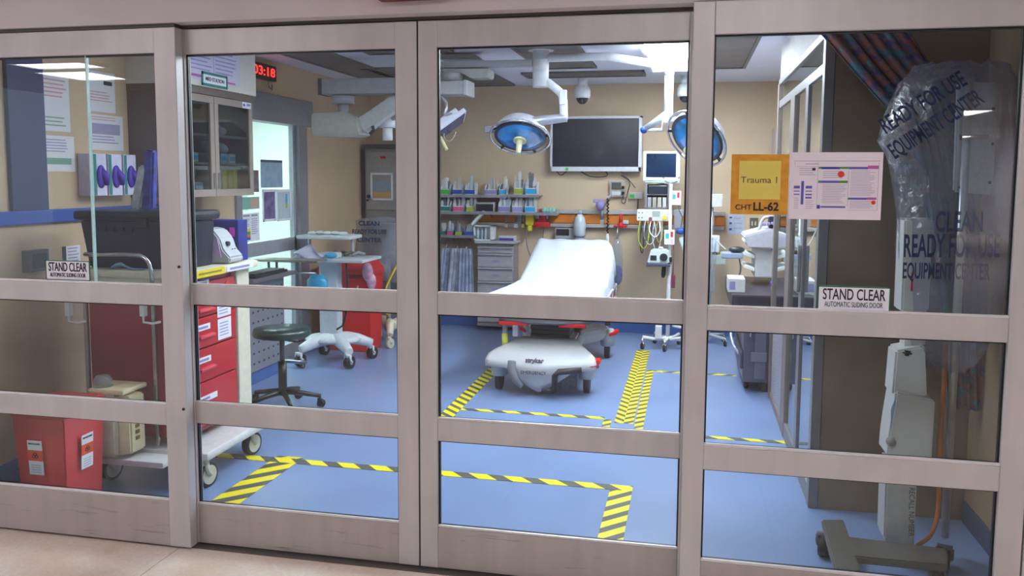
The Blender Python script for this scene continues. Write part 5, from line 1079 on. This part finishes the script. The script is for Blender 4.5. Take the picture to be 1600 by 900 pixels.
q = PY(1217, 452, 3.4); t = thing('purple_lid_tub', 'small tub with a bright purple lid on the dark cabinet', 'tub', (q.x, 3.4, .721)); MB().cyl((q.x, 3.42, .721), (q.x, 3.42, .755), .055, n=20).out('tub', OFFW, t); MB().cyl((q.x, 3.42, .755), (q.x, 3.42, .785), .062, n=20).out('lid', mat('#5a28d8', .4), t)
# wall cabinets high on the right wall
for i in range(4):
    y_ = 3.12+i*.56; t = thing('wall_cabinet', 'tall grey wall cabinet on the right wall, number %s from the partition' % ('one', 'two', 'three', 'four')[i], 'cabinet', (.88, y_+.27, 1.45), 'grey cabinets on the right wall')
    MB().box((.78, y_, 1.42), (.998, y_+.55, 2.03), .004).out('case', mat('#a89c98', .45), t); MB().box((.76, y_+.006, 1.43), (.78, y_+.544, 2.02), .003).out('door', mat('#b7adab', .45), t); MB().box((.752, y_+.49, 1.5), (.76, y_+.51, 1.62), .002).out('handle', STEEL, t)
# ------------------------------------------------------------------ left middle: cart, bins, covered equipment, grey cabinet
t = thing('procedure_cart', 'white wheeled procedure cart with cluttered shelves behind the green stool', 'medical cart', (-2.85, 3.45, 0))
WC = mat('#d3d6da', .4)
for k, (ex, ey) in enumerate(((-3.08, 3.2), (-2.66, 3.22), (-2.62, 3.62), (-3.08, 3.66))):
    MB().tube([(-2.9, 3.45, .20), ((-2.9+ex)/2, (3.45+ey)/2, .19), (ex, ey, .135)], [.05, .055, .035], 10, 1).out('leg', WC, t); caster(t, ex, ey, .05, .12, BLACK, WC, wd=.045)
MB().lathe((-2.9, 3.45, .17), [(.20, 0), (.22, .02), (.18, .05), (.08, .07)], 24, sx=1.1, sy=.8).out('base', WC, t)
MB().box((-3.0, 3.40, .23), (-2.84, 3.52, .92), .015).out('column', mat('#c6cad0', .4), t)
a, c = PY(478, 404, 3.5), PY(592, 398, 3.5)
MB().box((-3.2, 3.25, .855), (-2.55, 3.68, .88), .008).out('worktop', mat('#c4c8cc', .4), t)
MB().box((-3.2, 3.4, 1.03), (-2.72, 3.68, 1.06), .012).out('top_shelf', mat('#d2d6dc', .4), t)
for xx in (-3.17, -2.78): MB().cyl((xx, 3.6, .88), (xx, 3.6, 1.03), .014).out('support', LGREY, t)
MB().tube([(-2.80, 3.3, .30), (-2.72, 3.28, .35), (-2.70, 3.3, .7), (-2.72, 3.32, .85)], .009, 6, 1).out('hose', BLACK, t)
b = MB(); g = [[(-3.18+.26*i/6+.0*j, 3.27+.05*math.sin(i*1.3+j), .882+.115*(j/5)*(1-abs(i-2.5)/4)) for i in range(7)] for j in range(6)]
one('drape_cloth', MB().sheet([[(x_, y_+.02*j_, z_) for (x_, y_, z_) in row] for j_, row in enumerate(g)], .006), mat('#c5c3d8', .7, bump=.3), 'lilac white crumpled cloth on the procedure cart worktop', 'cloth')
one('blue_wrap', MB().sph((-2.86, 3.34, .905), .04, (1.3, 1, .6)), mat('#3aa2d0', .5), 'small bright blue wrap on the procedure cart worktop', 'wrap')
b = MB(); 
for k in range(5): b.sph((-3.12+.07*k, 3.55, 1.072+.003*(k % 2)), .03, (1.4, 1.2, .55), 10)
one('wrapped_bundle', b, mat('#cfdad8', .5), 'pale wrapped bundle heaped on the top shelf of the procedure cart', 'bundle')
t = thing('dark_instruments', 'heap of dark instruments at the back of the procedure cart worktop', 'instruments', (-2.8, 3.55, .881)); 
for k in range(4): MB().tube([(-2.95+.07*k, 3.5, .895), (-2.92+.07*k, 3.56, .915), (-2.88+.07*k, 3.6, .895)], .013).out('instrument', (DGREY, DARK, mat('#5a5358', .5), GREY)[k], t)
q = PY(492, 440, 3.15); t = thing('blue_bag', 'bright blue plastic bag hanging on the front of the procedure cart', 'plastic bag', (q.x-.0, 3.22, .45))
MB().lathe((q.x, 3.2, .47), [(.03, 0), (.06, .03), (.085, .16), (.09, .24), (.05, .29)], 20, sy=.5).out('bag', mat('#2aa0cc', .4, coat=.3), t)
def wastebin(x0, x1, y0, y1, zt, mm, label, nm='waste_bin', dome=True):
    t = thing(nm, label, 'waste bin', ((x0+x1)/2, (y0+y1)/2, 0), 'red bins behind the white cart')
    ctr = V(((x0+x1)/2, (y0+y1)/2, 0)); 
    def rg(s_, z_): return [ctr+V((sx_*(x1-x0)/2*s_, sy_*(y1-y0)/2*s_, z_)) for sx_, sy_ in ((-1, -1), (1, -1), (1, 1), (-1, 1))]
    loft([rg(.86, .003), rg(1, zt-.12)], mm, 'body', t); loft([rg(1.05, zt-.12), rg(1.05, zt-.07), rg(.8, zt)], mat('#c0141c', .45), 'lid', t)
    MB().box((ctr.x-.06, y0-.01, zt-.14), (ctr.x+.06, y0+.01, zt-.10), .006).out('handle', mat('#7d1014', .45), t); return t
wastebin(-2.98, -2.70, 3.80, 4.12, .80, REDB, 'large red waste bin behind the white procedure cart')
wastebin(-3.22, -3.02, 3.84, 4.06, .78, mat('#b5161c', .45), 'narrow red waste bin left of the large red one')
q = PY(575, 425, 3.75); one('pink_bag', MB().sph((q.x, 3.74, q.z), .055, (.9, .6, 1.5)).sph((q.x+.03, 3.75, q.z-.08), .045, (1, .6, 1.6)), mat('#d9a0b8', .3, var=.3, scale=25, coat=.4), 'clear pink striped bag hanging in front of the large red bin', 'plastic bag')
ch = [(-2.97+.01, 3.78, .60), (-2.95, 3.775, .42), (-2.89, 3.77, .36), (-2.83, 3.775, .42), (-2.81, 3.78, .60)]
one('beaded_chain', MB().tube(ch, .007, 6, 2), mat('#d8b8b8', .4), 'pale beaded chain looped before the red bin', 'chain')
# covered equipment
t = thing('covered_equipment', 'equipment stand under a printed plastic cover near the grey cabinet', 'equipment stand', (-2.62, 4.25, 0))
MB().cyl((-2.72, 4.3, .12), (-2.72, 4.3, 1.12), .02).out('pole', LGREY, t)
MB().box((-2.95, 4.26, .80), (-2.62, 4.42, 1.12), .02).out('device', mat('#8e9094', .4), t)
for ex, ey in ((-2.62, 4.06), (-2.48, 4.45), (-2.9, 4.5)): MB().tube([(-2.72, 4.3, .15), ((-2.72+ex)/2+.01, (4.3+ey)/2, .22), (ex, ey, .12)], [.05, .045, .028], 10, 1).out('leg', CREAM, t); caster(t, ex, ey, .045, .11, CASTER, CREAM, CASTER, wd=.03)
a, c = PY(552, 338, 4.22), PY(640, 420, 4.22)
g = [[(a.x+(c.x-a.x)*k/12+.0, 4.2+.03*math.sin(k*1.1+j*.8)+.07*abs(k/6-1), a.z+(c.z-.12-a.z)*j/10-.04*abs(k/6-1)**2) for k in range(13)] for j in range(11)]
PL2 = glass_mat('thin_cover_plastic', '#e2e2ea', f0=.08, top=.7, power=2, rough=.15, film=.2, filmcol='#c9c9cf', wrinkle=.7)
cv = MB().sheet(g, .002).out('plastic_cover', PL2, t)
b = MB().use(mat('#14204a', .5))
for k, s_ in enumerate(('CLEAN', 'READY FOR USE', 'CENTER')): b.text(s_, .055, (a.x+.19, 4.13, a.z-.06-k*.075), X_, Z_, fit=(.20, .33, .24)[k], bold=.035)
b.out('lettering', None, t)
MB().tube([PY(625, 405, 4.1), PY(612, 430, 4.08), PY(600, 455, 4.06), PY(604, 500, 4.06), PY(615, 470, 4.05), PY(634, 440, 4.05)], .010, 8, 2).out('cord', mat('#d8cc28', .5), t)
a, c = PY(562, 232, 5.05), PY(668, 340, 5.05)
x0, x1 = a.x, c.x
x1 = min(x1, PY(652, 300, 5.05).x); x0 = max(x0, -3.24)
t = thing('warming_cabinet', 'tall grey equipment cabinet with a framed notice in the back left corner', 'cabinet', ((x0+x1)/2, 5.2, 0))
MB().box((x0, 5.05, .05), (x1, 5.34, a.z), .01).out('body', mat('#8f8c8c', .4, .3), t)
MB().box((x0-.02, 5.03, a.z), (x1+.02, 5.34, a.z+.04), .006).out('top', mat('#4c4a50', .4), t)
MB().box((max(XL+.005, x0-.085), 5.08, 1.15), (x0-.005, 5.34, a.z-.02), .004).out('side_panel', mat('#4d4642', .5, .2), t)
MB().box((x0+.02, 5.03, PY(600, 328, 5.05).z), (x1-.02, 5.05, a.z-.03), .005).out('door', mat('#a19e9c', .4, .3), t)
MB().box((x0+.02, 5.035, .3), (x1-.02, 5.05, 1.12), .005).out('lower_door', mat('#6b6a70', .4, .3), t)
q = PY(598, 246, 5.02); MB().box((q.x-.03, 5.026, q.z-.012), (q.x+.03, 5.03, q.z+.012), .002).out('badge', REDB, t)
MB().cyl((x0+.05, 5.015, 1.35), (x0+.05, 5.03, 1.35), .02).box((x0+.03, 5.0, 1.3), (x0+.05, 5.03, 1.32)).out('latch', DARK, t)
cc_, w_, h_ = rectY(579, 270, 614, 313, 5.028); notice('framed_notice', 'white framed notice with blue and yellow on the grey cabinet door', 'notice', cc_, FR, w_, h_, mat('#9a9690', .6), [(.12, .3, .88, .65, mat('#8a9aac', .6)), (.12, .7, .88, .9, mat('#c8a060', .6))], frame=(PAPER, .02))
q = PY(547, 290, 5.2); one('wall_valve_strip', MB().box((XL+.002, 5.1, 1.38), (XL+.03, 5.16, 1.60), .004), mat('#6f6a64', .4), 'small metal strip high in the back left corner', 'fitting')
# ------------------------------------------------------------------ alcove: curtain and covered tower
L_ = [(1250, 12, .80), (1280, 50, .80), (1330, 108, .80), (1385, 170, .82), (1425, 230, .86), (1445, 330, .88), (1466, 450, .88), (1476, 560, .88), (1480, 636, .88)]
R_ = [(1408, 8, .80), (1420, 48, .80), (1448, 90, .80), (1480, 135, .82), (1505, 220, .86), (1525, 330, .88), (1545, 450, .88), (1553, 560, .88), (1553, 642, .88)]
g = []
LL = [PY(*p) for p in L_]; RR = [PY(*p) for p in R_]
def interp(P, f):
    x = f*(len(P)-1); i = min(int(x), len(P)-2); return P[i].lerp(P[i+1], x-i)
for j in range(41):
    f = j/40; a, c = interp(LL, f), interp(RR, f)
    g.append([a.lerp(c, k/48)+V((0, .022*math.sin(k/48*2*math.pi*6.5)+.008*math.sin(k*.9+f*6), 0)) for k in range(49)])
g = [[p for p in r] for r in g]
t = thing('privacy_curtain', 'multicoloured woven curtain tied back in the alcove', 'curtain', (1.0, .85, .6))
MB().sheet(g, .006).out('fabric', M_CURTAIN, t)
MB().box((.62, .80, 2.36), (1.25, .83, 2.39), .004).out('track', LGREY, t)
top0, top1 = LL[0], RR[0]
MB().sheet([[V((top0.x-.10+(top1.x-top0.x+.05)*k/30, .80+.02*math.sin(k*1.4), 2.36)) for k in range(31)], [top0.lerp(top1, k/30)+V((0, .02*math.sin(k*1.4), 0)) for k in range(31)]], .006).out('heading', M_CURTAIN, t)
# tower
yt = .55
t = thing('infusion_tower', 'tall mobile infusion warmer tower with stacked white boxes in the alcove', 'medical tower', (.95, yt, 0))
mx = PY(1494, 600, yt).x
MB().cyl((mx, yt+.04, .08), (mx, yt+.04, 1.95), .016, n=14).out('pole', mat('#b9b4ac', .3, .6), t)
def pbox(nm, mm, p, y0, y1, bev=.01, pp=None):
    a, c = PY(p[0], p[1], y0), PY(p[2], p[3], y0); return MB().box((a.x, y0, c.z), (c.x, y1, a.z), bev).out(nm, mm, pp or t)
UW = mat('#c9c5c2', .4, var=.03, scale=4)
def slab(nm, mm, pts, y0, dy, bev=.008): return MB().prism([PY(a_, b_, y0) for a_, b_ in pts], (0, dy, 0), bev).out(nm, mm, t)
slab('upper_unit', UW, [(1400, 548), (1446, 540), (1449, 622), (1394, 618)], .50, .14)
slab('main_unit', UW, [(1400, 612), (1462, 626), (1456, 722), (1386, 714), (1388, 688), (1392, 660)], .48, .16)
slab('lower_unit', mat('#bdb8b6', .35, .1), [(1385, 722), (1435, 722), (1428, 866), (1394, 860), (1381, 842)], .46, .13)
slab('top_unit', UW, [(1414, 342), (1458, 342), (1452, 488), (1408, 488)], .50, .13)
slab('neck_unit', UW, [(1416, 488), (1452, 488), (1446, 542), (1414, 546)], .54, .10)
slab('face_strip', mat('#8fb8d8', .4), [(1392, 640), (1399, 622), (1400, 628), (1392, 676)], .475, .004, 0)
slab('knob', DARK, [(1412, 548), (1428, 550), (1424, 558), (1412, 556)], .47, .03)
MB().sph(PY(1392, 690, .47), .02, n=10).out('clamp_knob', mat('#8a8480', .4), t)
b = MB().use(mat('#5a5852', .5))
q = PY(1424, 800, .458); b.text('RECALL NUMBER', .030, q, V((.03, 0, -1)), V((1, 0, .03)), .001, fit=.20); b.out('lettering', None, t)
slab('red_marking', REDB, [(1424, 425), (1427, 425), (1426, 455), (1423, 455)], .498, .001, 0)
# boards behind the cover
slab('mount_board', mat('#cfd2cc', .4), [(1497, 128), (1561, 128), (1552, 305), (1491, 300)], .60, .03)
b = MB()
for p in ((1508, 165), (1552, 170), (1508, 210), (1550, 225), (1503, 270), (1546, 285)): q = PY(*p, .598); b.cyl(q-Y_*.006, q, .006, n=10)
b.out('bolt', DARK, t)
slab('dark_gap', mat('#77706e', .5), [(1500, 212), (1545, 210), (1545, 217), (1500, 219)], .595, .004, 0)
slab('handle_bar', DARK, [(1498, 292), (1508, 282), (1512, 284), (1503, 300)], .585, .01, 0)
MB().tube([PY(1478, 535, .60), PY(1474, 620, .60), PY(1468, 700, .60), PY(1467, 800, .58), PY(1456, 838, .54), PY(1434, 852, .50)], .0085, 10, 2).out('orange_hose', mat('#c4691c', .5), t)
# base
b = MB(); b.prism([PZ(1283, 822, .10), PZ(1318, 822, .10), PZ(1345, 905, .10), PZ(1305, 905, .10)], (0, 0, .03), .006); b.prism([PZ(1318, 848, .10), PZ(1480, 868, .10), PZ(1480, 895, .10), PZ(1325, 880, .10)], (0, 0, .03), .006); b.out('base', mat('#6b6662', .35, .5), t)
for p in ((1292, 850), (1330, 925), (1470, 905), (1480, 870)):
    q = PZ(*p, .05); caster(t, q.x-.01, q.y, .045, .10, BLACK, DGREY, wd=.04)
# plastic cover
cx_, cy_ = 1.0, .58
import mathutils
outl = [(100, 1450, 1560), (104, 1432, 1580), (130, 1408, 1588), (180, 1385, 1590), (215, 1376, 1588), (240, 1388, 1590), (290, 1400, 1586), (340, 1404, 1585), (400, 1404, 1582), (440, 1406, 1572), (500, 1410, 1560), (540, 1415, 1540), (575, 1450, 1520)]
rings = []
tb = bmesh.new(); NN = 40
for ri, (py, pl, pr) in enumerate(outl):
    a, c = PY(pl, py, cy_), PY(pr, py, cy_); m_ = (a+c)/2; rx = (c.x-a.x)/2
    ry = min(.20, rx)*(1 if ri > 1 else .5)
    rings.append([tb.verts.new((m_.x+rx*math.cos(k*2*math.pi/NN)*(1+.03*math.sin(k*3+ri*1.7)), cy_+.02+ry*math.sin(k*2*math.pi/NN)*(1+.08*math.sin(k*2.3+ri)), m_.z+.012*math.sin(k*1.7+ri))) for k in range(NN)])
for A_, B_ in zip(rings, rings[1:]):
    for k_ in range(NN): f = tb.faces.new((A_[k_], A_[(k_+1) % NN], B_[(k_+1) % NN], B_[k_])); f.smooth = True
tb.faces.new(rings[0]); bmesh.ops.recalc_face_normals(tb, faces=tb.faces)
b = MB(); b._join(tb); cov = thing('plastic_cover', 'clear crinkled plastic cover with dark blue printed words over the alcove tower', 'plastic bag', (1.0, cy_, PY(1480, 575, cy_).z))
b.out('film', PLASTIC, cov)
INKB = mat('#1a2258', .5)
def ptext(s_, size, p0, p1, Y=.365, sq=1):
    a, c = PY(*p0, Y), PY(*p1, Y); R = (c-a).normalized(); U_ = V((-R.z, 0, R.x)); L = (c-a).length
    b = MB().use(INKB); b.text(s_, size, a.lerp(c, .5), R, U_, .0008, fit=L, bold=.02); b.out('lettering', None, cov)
ptext('READY FOR USE', .085, (1378, 200), (1506, 122)); ptext('EQUIPMENT CENTER', .085, (1392, 240), (1532, 150))
ptext('CLEAN', .105, (1462, 348), (1536, 348)); ptext('READY FOR USE', .12, (1412, 386), (1562, 386)); ptext('EQUIPMENT CENTER', .085, (1410, 424), (1546, 426))
